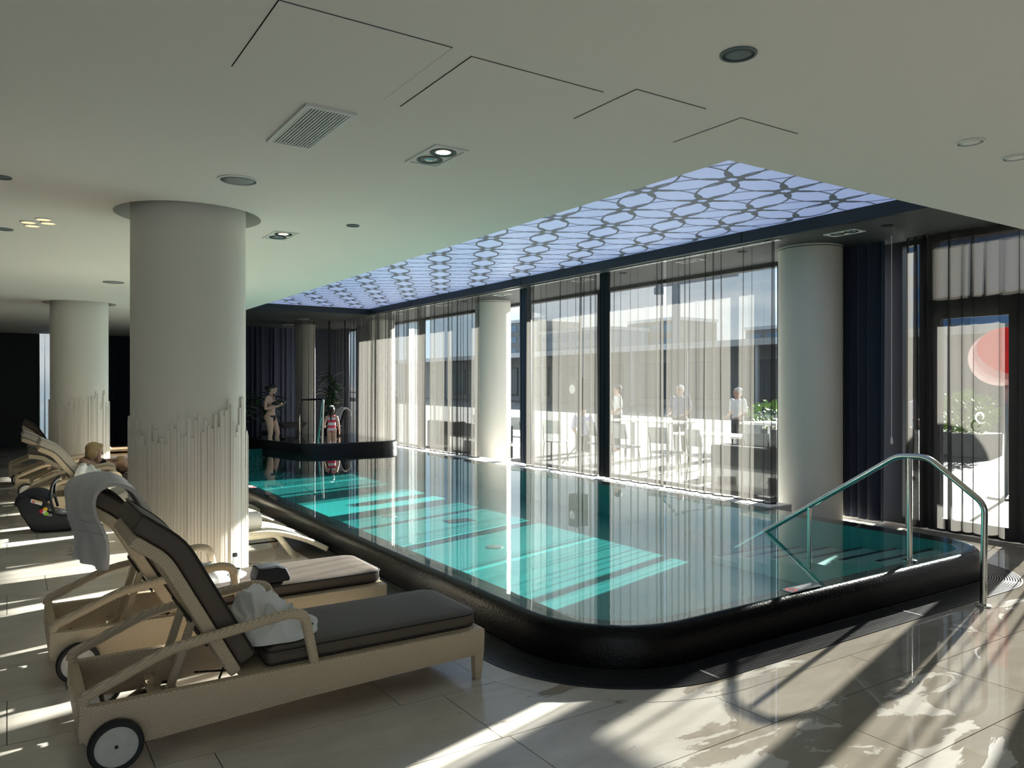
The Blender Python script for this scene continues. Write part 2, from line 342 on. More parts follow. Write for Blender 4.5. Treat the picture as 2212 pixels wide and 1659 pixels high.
fb = MB()
fb.box(XL, 2.75, YF, YB, -.25, -.012); fb.box(2.75, XW, YF, 3.33, -.25, -.012); fb.box(7.5, XW, 3.33, YB, -.25, -.012); fb.box(2.75, 7.5, 17.9, YB, -.25, -.012)
floor = struct(obj('floor', fb, 'floor'), 'wet beige stone tile floor around the pool')
obj('grout_bed', MB().box(-.9, 2.7, -1.1, 22, -.010, -.005).box(2.7, XW - .12, -1.1, 2.95, -.010, -.005), 'grout', floor)
g = 0.0026
full = MB().box(g, 1.19 - g, g, .61 - g, -.012, 0).mesh('floor_tile', 'floor')
rows = list(range(-2, 37))
for k in rows:
    y0 = .06 + .61 * k
    off = {0: 0.0, 1: .28, 2: .8, 3: .55}[(k + 1) % 4] + (2.03 if k == 4 else 0) * 0
    if k == 4: off = 2.03 - 1.19
    if k == 3: off = 3.49 - 2.38
    xmax = XW - .1 if y0 < 3.0 else (2.72 if y0 < 18.5 else 9.0)
    xmin = -.9 if y0 > 1.5 else 1.2
    if y0 > 18.5: xmin = .2
    j = math.floor((xmin - off) / 1.19)
    x0 = off + j * 1.19
    while x0 < xmax:
        x1 = x0 + 1.19
        if x1 > xmax + .02:
            if xmax - x0 > .05:
                link('floor_tile', MB().box(g, xmax - x0, g, .61 - g, -.012, 0).mesh('floor_tile', 'floor'), floor, (x0, y0, 0))
        else:
            link('floor_tile', full, floor, (x0, y0, 0))
        x0 += 1.19

# pool, curb, ledge
pool = thing('swimming_pool', 'long turquoise indoor pool with black mosaic curb and overflowing water', 'pool')
def inset(o, d, rad): return rrect(o[0] + d, o[1] - d, o[2] + d, o[3] - d, [max(.05, r - d) for r in rad])
inner = rrect(*PI_, RI)
cb = MB()
cb.loft([ring(inset(PO, 0.0, RO), -.10), ring(inset(PO, 0.0, RO), .06), ring(inset(PO, .006, RO), .16), ring(inset(PO, .02, RO), .215), ring(inset(PO, .045, RO), .240), ring(inset(PO, .07, RO), .243), ring(inset(PO, .10, RO), .236), ring(inner, .232)])
obj('curb', cb, 'mosaic', pool, smooth=True, auto=60)['label'] = 'black mosaic curb with rounded lip'
bs = MB(); bs.loft([ring(inner, .232), ring(inner, -.2)], cap1=True)
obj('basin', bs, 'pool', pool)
wt = MB(); po2 = inset(PO, .055, RO); wt.add(ring(po2, WZ), [tuple(range(len(po2)))])
obj('water_surface', wt, 'water', pool)
for k in range(6):
    y1 = 3.90 + .36 * k; z1 = .15 - .058 * k
    st = obj('step', MB().box(6.28, 7.265, y1 - .36 if k else 3.525, y1, -.195, z1), 'step_shallow_tint', pool)
    obj('step_nosing', MB().box(6.36, 7.26, y1 - .055, y1 - .012, z1, z1 + .004), 'step_edge', st)
for (x, y) in ((4.6, 10.2), (4.75, 7.6), (5.3, 12.9), (3.65, 4.35)):
    d = obj('drain_cover', MB().lathe([(.10, -.2), (.10, -.193), (.085, -.19), (.0, -.19)], (x, y, 0), 20), 'alu', pool)
obj('hatch', MB().box(5.05, 5.45, 9.2, 9.45, -.2, -.194), 'step_edge', pool)

# overflow grate, concentric ribs
def grate_path(d):
    r0 = RO[0] + d; r1 = RO[1] + d; x0, x1, y0 = PO[0] - d, PO[1] + d, PO[2] - d
    p = [(x0, 17.8), (x0, 12), (x0, 8)] + [(x0 + r0 + r0 * math.cos(R(a)), y0 + r0 + r0 * math.sin(R(a))) for a in range(180, 271, 6)]
    p += [(5.0, y0)] + [(x1 - r1 + r1 * math.cos(R(a)), y0 + r1 + r1 * math.sin(R(a))) for a in range(270, 361, 6)] + [(x1, 5.75)]
    return p
gr = thing('overflow_grate', 'black ribbed drain grate running round the pool curb at floor level', 'grate')
def band(d0, d1, z0, z1, mb=None):
    mb = mb or MB(); a, b = grate_path(d0), grate_path(d1); n = len(a)
    return mb.loft([[(*a[i], z1), (*b[i], z1), (*b[i], z0), (*a[i], z0)] for i in range(n)], True, True, True)
obj('channel', band(.002, .285, -.05, -.006), 'channel', gr)
for k in range(14):
    obj('rib', band(.010 + k * .0195, .021 + k * .0195, -.006, .005), 'grate', gr)
obj('edge_strip', band(.283, .296, -.03, .006), 'grate', gr)
for (x, y0, y1) in ((3.43, 3.05, 3.32), (5.6, 3.05, 3.32)): obj('joint_bar', MB().box(x - .01, x + .01, y0, y1, -.006, .0065), 'channel', gr)
# stone border that follows the grate
def border():
    a, b = grate_path(.30), grate_path(.465)
    segs = [(0, 1), (1, 2), (2, 3), (3, 10), (10, 18), (18, 19), (19, 20), (20, 28), (28, len(a) - 1)]
    for i0, i1 in segs:
        mb = MB(); mb.loft([[(*a[i], .0015), (*b[i], .0015), (*b[i], -.012), (*a[i], -.012)] for i in range(i0, i1 + 1)], True, True, True)
        o = obj('border_tile', mb, 'floor', floor)
border()

# printed stretch panel in the recess over the pool
pan = struct(obj('ceiling_panel', MB().box(3.3, 7.55, 2.7, 18.0, HP, HP + .02), 'panel'), 'pale blue printed stretch ceiling over the pool')
pm = MB()
def ellring(mb, c, ang, A, B, a, b, z, n=30, x0=3.3, x1=7.55, y0=2.7, y1=18.0):
    ca, sa = math.cos(ang), math.sin(ang); vo = []; vi = []
    for k in range(n):
        t = 2 * math.pi * k / n
        for (p, q, L) in ((A, B, vo), (a, b, vi)):
            u, w = p * math.cos(t), q * math.sin(t); x = c[0] + u * ca - w * sa; y = c[1] + u * sa + w * ca
            L.append((min(max(x, x0), x1), min(max(y, y0), y1), z))
    mb.add(vo + vi, [(k, (k + 1) % n, n + (k + 1) % n, n + k) for k in range(n)])
va = Vector((.768, 0)); vb = Vector((.39, .722)); org = Vector((5.54, 4.77))
for i in range(-16, 12):
    for j in range(-4, 20):
        for e, ln in ((va, 0), (vb, 1), (vb - va, 2)):
            c = org + va * i + vb * j + e * .5
            if 3.2 < c.x < 7.6 and 2.6 < c.y < 18.1:
                L = e.length / 2
                ellring(pm, c, math.atan2(e.y, e.x), L - .042, .186, L - .116, .161, HP - .0015 - .0004 * ln)
pr = obj('printed_pattern', pm, 'print', pan); pr['label'] = 'grey printed pattern of interlocking ovals'

# recess border, dark perimeter ceiling, roof
struct(obj('trim_1', MB().box(7.55, 7.60, 2.7, 18.05, HD, HP + .03).box(3.3, 7.6, 18.0, 18.05, HD, HP + .03), 'band'), 'dark border band around the printed ceiling panel')
dc = MB().box(7.60, XW + .1, 3.16, YB, HD, HD + .12).box(3.3, 7.60, 18.05, YB, HD, HD + .12)
dark_ceiling = struct(obj('ceiling', dc, 'plaster_dark'), 'dark grey ceiling strip along the windows')
for y in (6.35, 11.2, 15.6):
    obj('panel_joint', MB().box(7.546, 7.551, y, y + .012, HD, HP), 'void', dark_ceiling)

C1, C2 = (1.23, 6.61), (1.02, 14.77)
def filled(name, outer, holes, z, th):
    cu = bpy.data.curves.new(name, 'CURVE'); cu.dimensions = '2D'; cu.fill_mode = 'BOTH'; cu.extrude = th / 2
    for pts in [outer] + holes:
        s = cu.splines.new('POLY'); s.points.add(len(pts) - 1); s.use_cyclic_u = True
        for q, p in zip(s.points, pts): q.co = (p[0], p[1], 0, 1)
    o = bpy.data.objects.new(name, cu); COL.objects.link(o); dg = bpy.context.evaluated_depsgraph_get()
    me = bpy.data.meshes.new_from_object(o.evaluated_get(dg)); bpy.data.objects.remove(o); bpy.data.curves.remove(cu)
    for v in me.vertices: v.co.z += z + th / 2
    return me
circ = lambda c, r, n=48: [(c[0] + r * math.cos(2 * math.pi * k / n), c[1] + r * math.sin(2 * math.pi * k / n)) for k in range(n)]
me = filled('ceiling', [(XL, YF), (XW + .1, YF), (XW + .1, 3.16), (3.64, 3.16), (3.64, YB), (XL, YB)], [circ(C1, .55), circ(C2, .55)], HC, .14)
me.materials.append(M['plaster']); ceiling = struct(link('ceiling', me), 'smooth white plaster ceiling')
obj('roof_slab', MB().box(XL - .2, XW + .3, YF - .2, YB + .3, 3.62, 3.9), 'void', ceiling)

# columns
def relief(name, c, r, z_of, n, parent, single):
    mb = MB(); me = None
    w = 2 * math.pi * r / n * .96
    if single: me = MB().box(-.004, .016, -w / 2, w / 2, 0, 1).mesh('relief_strip', 'strip')
    for k in range(n):
        a = 2 * math.pi * (k + .5) / n; h = z_of(k); ex = random.uniform(-.009, .006)
        ca, sa = math.cos(a), math.sin(a)
        if single:
            o = link('relief_strip', me, parent, ((r + ex) * ca, (r + ex) * sa, 0), (0, 0, a), (1, 1, h))
        else:
            x0, x1 = r + ex - .004, r + ex + .016; pts = []
            for (u, v_) in ((x0, -w / 2), (x1, -w / 2), (x1, w / 2), (x0, w / 2)): pts.append((u * ca - v_ * sa, u * sa + v_ * ca))
            mb.prism(pts, 0, h, 'z')
    if not single:
        o = obj('relief_strips', mb, 'strip', parent); o['kind'] = 'stuff'
for c, lab, single in ((C1, 'large round white column with vertical relief strips, nearest behind the loungers', True), (C2, 'round white column with relief strips, farther back by the reclining woman', False)):
    t = thing('column', lab, 'column', (*c, 0))
    obj('shaft', MB().lathe([(.43, -.012), (.43, 3.6)], seg=64), 'column', t, smooth=True, auto=60)
    rnd = random.Random(3); cur = [0]
    def zof(k, rnd=rnd, cur=cur):
        cur[0] = cur[0] * .72 + rnd.uniform(-.14, .14)
        return 1.34 + .05 * math.sin(k * .22) + cur[0] + rnd.uniform(-.045, .045)
    relief('relief', c, .43, zof, 116, t, single)
for (x, y, r, lab) in ((8.55, 6.10, .385, 'round grey column beside the pool steps, in front of the navy drape'), (8.55, 13.75, .375, 'round grey column between two sheer curtains halfway along the pool'), (8.55, 19.55, .375, 'slim grey column at the far right corner behind the raised tub'), (7.26, 22.0, .275, 'sunlit round column standing behind the raised tub')):
    t = thing('column', lab, 'column', (x, y, 0))
    obj('shaft', MB().lathe([(r, -.012), (r, HD)], seg=48), 'column', t, smooth=True, auto=60)
    obj('joint_ring', MB().lathe([(r + .003, HD - .03), (r + .003, HD - .022)], seg=48, cap=False), 'void', t)

# walls
struct(obj('wall_right', MB().box(XW - .04, XW + .12, YF, .2, -.2, 3.6).box(XW - .04, XW + .10, 5.27, 5.42, 0, HD), 'wall_dark'), 'dark wall piece between the windows, plus unseen wall added to block sun')  # the long stretch out of view is added to keep sun out
struct(obj('wall_left', MB().box(XL - .2, XL, YF, YB, -.2, 3.6), 'wall_light'))
struct(obj('wall_front', MB().box(XL, -5.4, YF - .2, YF, -.2, 3.6).box(1.4, XW, YF - .2, YF, -.2, 3.6).box(-5.4, 1.4, YF - .2, YF, 2.9, 3.6), 'wall_light'))
wf = struct(obj('window_20', MB().box(-5.4, 1.4, YF - .1, YF, -.02, .1).box(-5.4, 1.4, YF - .1, YF, 2.8, 2.9).box(-5.4, -5.3, YF - .1, YF, .1, 2.8).box(1.3, 1.4, YF - .1, YF, .1, 2.8).box(-2.05, -1.95, YF - .1, YF, .1, 2.8), 'frame'), 'unseen window added behind the camera for fill light')  # added in the unseen front wall to let in fill light
obj('pane', MB().box(-5.3, 1.3, YF - .06, YF - .05, .1, 2.8), 'glass', wf)
struct(obj('wall_back', MB().box(XL, .70, YB, YB + .2, -.2, 3.6).box(1.06, XW + .2, YB, YB + .2, -.2, 3.6).box(.7, 1.06, YB, YB + .2, -.2, .15), 'wall_dark'), 'near-black back wall')
wb_ = struct(obj('window_9', MB().box(.70, .73, YB - .02, YB + .1, .15, 3.6).box(1.03, 1.06, YB - .02, YB + .1, .15, 3.6).box(.73, 1.03, YB, YB + .08, .15, .2), 'frame'), 'narrow tall window in the back wall')
obj('pane', MB().box(.73, 1.03, YB + .04, YB + .05, .2, 3.6), 'glass', wb_)
struct(obj('trim_2', MB().box(XW - .02, XW + .16, YF, YB + .2, HD - .02, 3.62), 'plaster_dark'), 'lintel above the windows')
struct(obj('trim_3', MB().box(7.52, 7.98, 5.95, 20.3, -.01, .235), 'sill'), 'pale stone ledge between pool and curtains')
struct(obj('wall_end', MB().box(3.62, 3.78, 19.6, YB, 0, HD), 'wood_dark'), 'dark wooden end wall beyond the pool')

# window bays along the terrace
edges = [.2, 1.6, 3.0, None, 4.95, 5.27, None, 5.42, 6.98, 10.95, 14.6, 18.3, 21.5, 24.3]
wi = 0
def bay(y0, y1, n):
    f = MB(); w = .055
    f.box(XW - .04, XW + .10, y0, y0 + w, 0, HD).box(XW - .04, XW + .10, y1 - w, y1, 0, HD)
    f.box(XW - .04, XW + .10, y0 + w, y1 - w, 0, .07).box(XW - .04, XW + .10, y0 + w, y1 - w, HD - .06, HD)
    o = struct(obj('window_%d' % n, f, 'frame'), 'dark framed floor-to-ceiling terrace window')
    obj('pane', MB().box(XW + .02, XW + .035, y0 + w, y1 - w, .07, HD - .06), 'glass', o)
for a, b in zip(edges, edges[1:]):
    if a is None or b is None: continue
    wi += 1
    bay(a, b, wi if wi < 9 else wi + 1)
# terrace door with transom
dr = struct(obj('door_1', MB().box(XW - .06, XW + .12, 3.0, 3.12, 0, HD).box(XW - .06, XW + .12, 4.85, 4.95, 0, HD).box(XW - .06, XW + .12, 3.12, 4.85, 2.55, 2.72).box(XW - .06, XW + .12, 3.12, 4.85, HD - .06, HD).box(XW - .06, XW + .12, 3.12, 4.85, 0, .03).box(XW - .05, XW + .1, 3.86, 3.95, .03, 2.55), 'frame'), 'dark framed glass terrace door with transom')
for (y0, y1) in ((3.95, 4.85), (3.12, 3.86)):
    leaf = obj('door_leaf', MB().box(XW - .03, XW + .05, y0, y0 + .08, .03, 2.55).box(XW - .03, XW + .05, y1 - .08, y1, .03, 2.55).box(XW - .03, XW + .05, y0 + .08, y1 - .08, .03, .13).box(XW - .03, XW + .05, y0 + .08, y1 - .08, 2.46, 2.55), 'frame', dr)
    obj('pane', MB().box(XW, XW + .012, y0 + .08, y1 - .08, .13, 2.46), 'glass', leaf)
obj('transom_pane', MB().box(XW, XW + .012, 3.12, 4.85, 2.72, HD - .06), 'glass', dr)
def swirl(parent, y, z, s, x=XW - .004):
    pts = []
    for k in range(26):
        a = R(-60 + k * 15); rr_ = s * (.35 + .65 * (k / 25)); pts.append((x, y - rr_ * math.cos(a) * .9, z + rr_ * math.sin(a)))
    w = [s * (.04 + .22 * math.sin(math.pi * k / 25)) for k in range(26)]
    v = []; 
    for p, ww in zip(pts, w):
        dy, dz = p[1] - y, p[2] - z; L = math.hypot(dy, dz) or 1
        v += [(x, p[1] - dy / L * ww / 2, p[2] - dz / L * ww / 2), (x, p[1] + dy / L * ww / 2, p[2] + dz / L * ww / 2)]
    mb = MB().add(v, [(2 * k, 2 * k + 1, 2 * k + 3, 2 * k + 2) for k in range(25)])
    obj('decal', mb, 'film', parent)['label'] = 'white curled leaf sticker on the glass'
swirl(dr, 4.33, 1.33, .075)

# ---------------------------------------------------------------- curtains
def curtain_mesh(path, z0, z1, seed, lam=.15, amp=.045, fold=1.15, step=.009, flare=.0, thick=0, nz=9):
    """pleated cloth hung along a 2d path; folds double back on themselves so that layers overlap"""
    rnd = random.Random(seed); P = [Vector(p) for p in path]; L = [0]
    for a, b in zip(P, P[1:]): L.append(L[-1] + (b - a).length)
    tot = L[-1]
    def at(s):
        s = min(max(s, 0), tot - 1e-6)
        for i in range(len(P) - 1):
            if s <= L[i + 1]:
                d = (P[i + 1] - P[i]).normalized(); return P[i] + d * (s - L[i]), d
        return P[-1], (P[-1] - P[-2]).normalized()
    nu = max(8, int(tot / step)); ph = []; cur = 0; amps = []; lamv = lam; A = 1
    for i in range(nu + 1):
        if i % 12 == 0: lamv = lam * rnd.uniform(.5, 1.8); A2 = rnd.uniform(.25, 1.25)
        A += (A2 - A) * .12; cur += 2 * math.pi * (tot / nu) / lamv; ph.append(cur); amps.append(A)
    drift = [rnd.uniform(-.5, .5) for _ in range(7)]
    v = []; f = []
    for j in range(nz + 1):
        zt = j / nz; z = z1 + (z0 - z1) * zt
        for i in range(nu + 1):
            s = tot * i / nu
            dr_ = drift[int(6 * i / nu)] * zt
            p = ph[i] + dr_; a = amps[i] * (.75 + .35 * zt)
            ss = s + math.sin(p) * lam * .27 * fold * a + flare * zt * (s / tot - .5)
            q, d = at(ss); n = Vector((-d.y, d.x)); w = math.cos(p) * amp * a + .008 * math.sin(s * 9 + seed + zt * 2)
            q = q + n * w; v.append((q.x, q.y, z + (.004 * math.sin(p * .5) if j == nz else 0)))
    for j in range(nz):
        for i in range(nu):
            a = j * (nu + 1) + i; f.append((a, a + 1, a + nu + 2, a + nu + 1))
    return MB().add(v, f), v[-(nu + 1):]
def curtain(name, label, cat, path, z0, z1, m, seed, group=None, hem=True, **kw):
    mb, last = curtain_mesh(path, z0, z1, seed, **kw)
    o = tag(obj(name, mb, m, smooth=True), label, cat, group)
    if hem:
        n = len(last); h = MB().add([(x, y, z - .006) for x, y, z in last] + [(x, y, z + .010) for x, y, z in last], [(i, i + 1, n + i + 1, n + i) for i in range(n - 1)])
        obj('hem', h, 'hem', o, smooth=True)
    return o
XC = 7.68
GS = 'sheer curtains along the pool'
curtain('sheer_curtain', 'taupe sheer curtain panel next to the round column by the pool steps', 'curtain', [(XC, 5.95), (XC, 7.76)], .262, HD, 'sheer', 1, GS)
curtain('sheer_curtain', 'narrow taupe sheer curtain between the black drape and the wide panel', 'curtain', [(XC + .02, 7.80), (XC + .02, 9.02)], .262, HD, 'sheer', 2, GS)
curtain('sheer_curtain', 'taupe sheer curtain just left of the black drape', 'curtain', [(XC, 9.28), (XC, 11.20)], .262, HD, 'sheer', 3, GS)
curtain('sheer_curtain', 'taupe sheer curtain right after the middle grey column', 'curtain', [(XC, 12.85), (XC, 15.0)], .262, HD, 'sheer', 4, GS)
curtain('sheer_curtain', 'taupe sheer curtain beside the raised tub', 'curtain', [(XC, 15.12), (XC, 18.0)], .262, HD, 'sheer', 5, GS)
cv = [(XC, 18.05), (XC, 19.8)] + [(XC - .6 + .6 * math.cos(R(a)), 19.8 + .6 * math.sin(R(a))) for a in range(10, 91, 10)] + [(6.45, 20.4)]
curtain('sheer_curtain', 'sheer curtain curving round the far corner behind the potted palm', 'curtain', cv, .262, HD, 'sheer', 6, GS, lam=.2, amp=.06)
curtain('sheer_curtain', 'sheer curtain hanging across the glass terrace door', 'curtain', [(8.93, 3.0), (8.93, 4.82)], .03, HD, 'sheer_dense', 7, GS, lam=.17)
curtain('sheer_curtain', 'slim sheer curtain over the narrow window left of the terrace door', 'curtain', [(8.93, 4.80), (8.93, 5.08)], .03, HD, 'sheer_dense', 8, GS)
curtain('valance', 'short sheer valance above the terrace door', 'valance', [(9.03, 3.05), (9.03, 4.85)], 2.66, HD, 'sheer_dense', 9)
curtain('sheer_curtain', 'sheer curtain over the window beyond the terrace door, at the right edge', 'curtain', [(8.93, 1.55), (8.93, 2.95)], .03, HD, 'sheer_dense', 10, GS, step=.02)
curtain('sheer_curtain', 'thin pale sheer in front of the narrow back window', 'curtain', [(.68, 24.2), (1.08, 24.2)], .15, HC - .01, 'sheer', 14, GS)
curtain('drape', 'unseen navy drape added past the right edge to keep sun out', 'drape', [(8.9, .2), (8.9, 1.55)], .03, HC - .01, 'navy', 27, lam=.2, amp=.05, hem=False)  # out of view, added to dim the floor and ceiling at the right
curtain('drape', 'heavy black drape gathered between two sheer curtains', 'drape', [(XC + .05, 9.03), (XC + .05, 9.27)], .262, HD, 'black_cloth', 21, lam=.07, amp=.03, hem=False)
curtain('drape', 'dark drape bunched beside the middle grey column', 'drape', [(XC + .12, 11.22), (XC + .22, 11.75)], .262, HD, 'navy', 22, lam=.09, amp=.035, hem=False)
curtain('drape', 'navy drape hanging behind the handrail, right of the grey column', 'drape', [(8.88, 5.28), (8.88, 5.98)], .03, HD, 'navy', 23, lam=.11, amp=.035, hem=False)
curtain('drape', 'navy drape added over the far end windows to darken the far end', 'drape', [(8.92, 19.95), (8.92, 22.25)], .03, HD, 'navy', 28, lam=.2, amp=.05, hem=False)  # added to cut the light reaching the far end
curtain('drape', 'navy drape added in the far right corner to darken the far end', 'drape', [(8.92, 22.75), (8.92, 24.1)], .03, HD, 'navy', 29, lam=.2, amp=.05, hem=False)  # also added against far end light; the gap lets sun reach the column
curtain('drape', 'wide navy drape behind the woman in the black bikini', 'drape', [(3.8, 23.4), (6.7, 23.6)], .03, HD, 'navy', 24, lam=.2, amp=.05, hem=False)
curtain('drape', 'navy drape behind the sunlit column at the far end', 'drape', [(6.75, 23.7), (9.0, 23.9)], .03, HD, 'navy', 25, lam=.2, amp=.05, hem=False)
curtain('drape', 'navy drape on the back wall between the two white columns', 'drape', [(1.75, 24.1), (3.3, 24.1)], .03, HC - .01, 'navy', 26, lam=.2, amp=.05, hem=False)
struct(obj('trim_4', MB().box(XC - .03, XC + .05, 5.9, 18.05, HD - .014, HD), 'alu'), 'curtain track')
pc = thing('pull_cord', 'thin white pull cord with a weight hanging before the navy drape', 'cord', (8.6, 5.05, 0))
obj('cord', MB().tube([(0, 0, 1.07), (0, 0, HD)], .004, 6), 'white', pc); obj('weight', MB().lathe([(.003, 1.09), (.012, 1.07), (.016, 1.02), (.010, 1.0)], seg=10), 'white', pc, smooth=True)

# ---------------------------------------------------------------- stainless handrails
hr = thing('handrail', 'stainless steel handrail leading down the pool steps', 'handrail', (6.24, 0, 0))
obj('rail', MB().tube(bent([(0, 2.936, 0), (0, 2.925, .78), (0, 3.36, 1.107), (0, 3.61, 1.10), (0, 5.05, .19), (0, 5.32, .02)], .07), .024, 14), 'steel', hr, smooth=True, auto=70)
obj('post', MB().tube([(0, 3.51, .23), (0, 3.51, 1.09)], .021, 12), 'steel', hr, smooth=True, auto=70)
obj('post', MB().tube([(0, 4.46, -.02), (0, 4.46, .55)], .021, 12), 'steel', hr, smooth=True, auto=70)
for y, z in ((2.936, 0), (3.51, .235)): obj('flange', MB().lathe([(.055, z), (.055, z + .012), (.03, z + .02)], (0, y, 0), 20), 'steel', hr, smooth=True, auto=50)
tr_ = thing('handrail', 'bent chrome handrail rising from the raised tub', 'handrail')
obj('rail', MB().tube(bent([(6.17, 19.15, .30), (6.17, 19.15, .95), (6.10, 18.75, 1.31), (5.85, 16.5, 1.36), (5.77, 16.38, .2)], .1), .024, 10), 'steel', tr_, smooth=True, auto=70)
obj('brace', MB().tube([(5.84, 16.5, 1.34), (5.86, 16.95, .2)], .02, 10), 'steel', tr_, smooth=True, auto=70)

# ---------------------------------------------------------------- raised tub at the far end
tub = thing('hot_tub', 'raised black mosaic hot tub at the far end of the pool', 'hot tub')
def quadround(pts, rad, n=8):
    out = []; m_ = len(pts)
    for i in range(m_):
        p = Vector(pts[i]); a = (Vector(pts[i - 1]) - p).normalized(); b = (Vector(pts[(i + 1) % m_]) - p).normalized()
        p0 = p + a * rad; p2 = p + b * rad
        for k in range(n + 1):
            t = k / n; q = (1 - t) ** 2 * p0 + 2 * t * (1 - t) * p + t * t * p2; out.append((q.x, q.y))
    return out
TP = [(5.15, 15.75), (7.42, 15.70), (7.42, 18.95), (4.65, 18.95)]
def tshrink(d):
    c = Vector((6.2, 17.4)); return [(c.x + (p[0] - c.x) * (1 - d / 1.5), c.y + (p[1] - c.y) * (1 - d / 1.6)) for p in TP]
T0 = quadround(TP, .5); T1 = quadround(tshrink(.03), .5); T2 = quadround(tshrink(.22), .42)
obj('shell', MB().loft([ring(T0, -.19), ring(T0, .40), ring(T1, .435), ring(T2, .425), ring(T2, .06)], cap1=True), 'mosaic', tub, smooth=True, auto=50)
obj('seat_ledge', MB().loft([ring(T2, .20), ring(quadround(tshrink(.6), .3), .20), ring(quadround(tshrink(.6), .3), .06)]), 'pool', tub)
tw = quadround(tshrink(.05), .5); obj('water_surface', MB().add(ring(tw, .442), [tuple(range(len(tw)))]), 'tubwater', tub)

# ---------------------------------------------------------------- ceiling fittings
def access(x0, x1, y0, y1, lab):
    t = thing('access_panel', lab, 'access panel', ((x0 + x1) / 2, (y0 + y1) / 2, HC)); w, h = (x1 - x0) / 2, (y1 - y0) / 2
    obj('gap', MB().box(-w - .004, w + .004, -h - .004, h + .004, -.0012, .002), 'void', t)
    obj('panel', MB().box(-w, w, -h, h, -.0035, .002), 'plaster', t)
access(.80, 1.49, 2.71, 3.38, 'large square access panel in the white ceiling, nearest the camera')
access(1.60, 2.30, 2.74, 3.42, 'square ceiling access panel, second from the left in the row')
access(2.41, 2.86, 2.63, 3.09, 'small ceiling access panel, third in the row')
access(3.11, 3.56, 2.62, 3.09, 'small ceiling access panel close to the printed panel corner')
vt = thing('air_vent', 'white slatted air vent in the ceiling', 'vent', (1.33, 3.97, HC))
obj('frame', MB().box(-.13, .13, -.34, -.315, -.012, .01).box(-.13, .13, .315, .34, -.012, .01).box(-.13, -.105, -.315, .315, -.012, .01).box(.105, .13, -.315, .315, -.012, .01), 'white', vt)
obj('backing', MB().box(-.105, .105, -.315, .315, -.003, .004), 'void', vt)
for k in range(13): x = -.0975 + k * .01625; obj('slat', MB().box(x - .0042, x + .0042, -.315, .315, -.011, -.004), 'white', vt)
def twin(x, y, z, lab, lit=(0, 1), s=1.0, grp=None):
    t = thing('downlight', lab, 'downlight', (x, y, z), 0, grp); w, h = .11 * s, .20 * s
    obj('frame', MB().box(-w, w, -h, -h + .02, -.008, .01).box(-w, w, h - .02, h, -.008, .01).box(-w, -w + .02, -h + .02, h - .02, -.008, .01).box(w - .02, w, -h + .02, h - .02, -.008, .01), 'white', t)
    obj('housing', MB().box(-w + .02, w - .02, -h + .02, h - .02, -.0015, .005), 'plaster' if z < 3.2 else 'white', t)
    for k, yy in enumerate((-.085 * s, .085 * s)):
        rg = obj('lamp_ring', MB().lathe([(.078 * s, .0), (.078 * s, -.006), (.05 * s, -.004), (.045 * s, .001)], (0, yy, 0), 24, cap=False), 'black', t, smooth=True, auto=40)
        obj('bulb', MB().lathe([(.046 * s, -.001), (.03 * s, -.004), (.001, -.005)], (0, yy, 0), 20), 'lamp' if lit[k] else 'lampoff', rg, smooth=True)
twin(2.125, 4.05, HC, 'twin square downlight with one lit lamp, beside the slatted vent', (1, 0))
twin(2.08, 7.0, HC, 'twin downlight just right of the nearest column top', (1, 0))
for k, y in enumerate((5.26, 7.64, 10.05, 12.52, 14.94, 17.4)):
    twin(8.0, y, HD, ['twin downlight in the dark ceiling above the navy drape', 'twin downlight seen through the widest sheer curtain', 'twin downlight above the black drape', 'twin downlight above the middle grey column', 'twin downlight behind the fourth sheer curtain', 'farthest twin downlight along the window ceiling'][k], (0, 0), 1, 'downlights in the dark window ceiling')
for x, y, lab in ((6.61, 20.2, 'twin downlight in the dark ceiling behind the tub, nearest'), (6.84, 22.3, 'twin downlight in the dark ceiling near the sunlit column')): twin(x, y, HD, lab, (0, 0), 1, 'downlights in the dark end ceiling')
def disc(name, x, y, z, r, m, lab, cat, grp=None, rim='white'):
    t = thing(name, lab, cat, (x, y, z), 0, grp)
    obj('rim', MB().lathe([(r, .002), (r, -.006), (r * .86, -.008), (r * .84, 0)], seg=28, cap=False), rim, t, smooth=True, auto=40)
    obj('cover', MB().lathe([(r * .85, -.003), (r * .4, -.005), (.001, -.005)], seg=28), m, t, smooth=True)
disc('ceiling_speaker', 1.28, 5.25, HC, .135, 'greyp', 'round grey ceiling speaker above the nearest lounger', 'speaker')
disc('ceiling_speaker', 2.50, 2.12, HC, .075, 'spkdark', 'small dark round ceiling speaker nearest the camera', 'speaker', rim='spkdark')
disc('ceiling_spot', 2.46, 6.21, HC, .055, 'spkdark', 'small dark round spot left of the printed panel', 'spot', rim='spkdark')
disc('smoke_detector', 4.49, 2.18, HC, .075, 'white', 'round white detector at the upper right', 'detector')
disc('smoke_detector', 5.02, 2.18, HC, .075, 'white', 'round white detector at the right edge of the picture', 'detector')
for x, y, lab in ((.15, 7.57, 'left lamp of the four warm ceiling lamps'), (.18, 7.72, 'lowest lamp of the four warm ceiling lamps'), (.25, 7.37, 'top lamp of the four warm ceiling lamps'), (.29, 7.52, 'right lamp of the four warm ceiling lamps')): disc('ceiling_lamp', x, y, HC, .062, 'warm', lab, 'lamp', 'four warm ceiling lamps')
for x, y, r, lab in ((-.03, 6.02, .06, 'dark round spot at the left edge of the white ceiling'), (1.18, 11.42, .13, 'grey round speaker in the ceiling between the two columns'), (1.94, 15.6, .07, 'small dark spot beyond the farther column'), (-.02, 8.02, .07, 'dark round spot farther back at the left edge')): disc('ceiling_spot', x, y, HC, r, 'greyp' if r > .1 else 'spkdark', lab, 'spot', rim='spkdark')
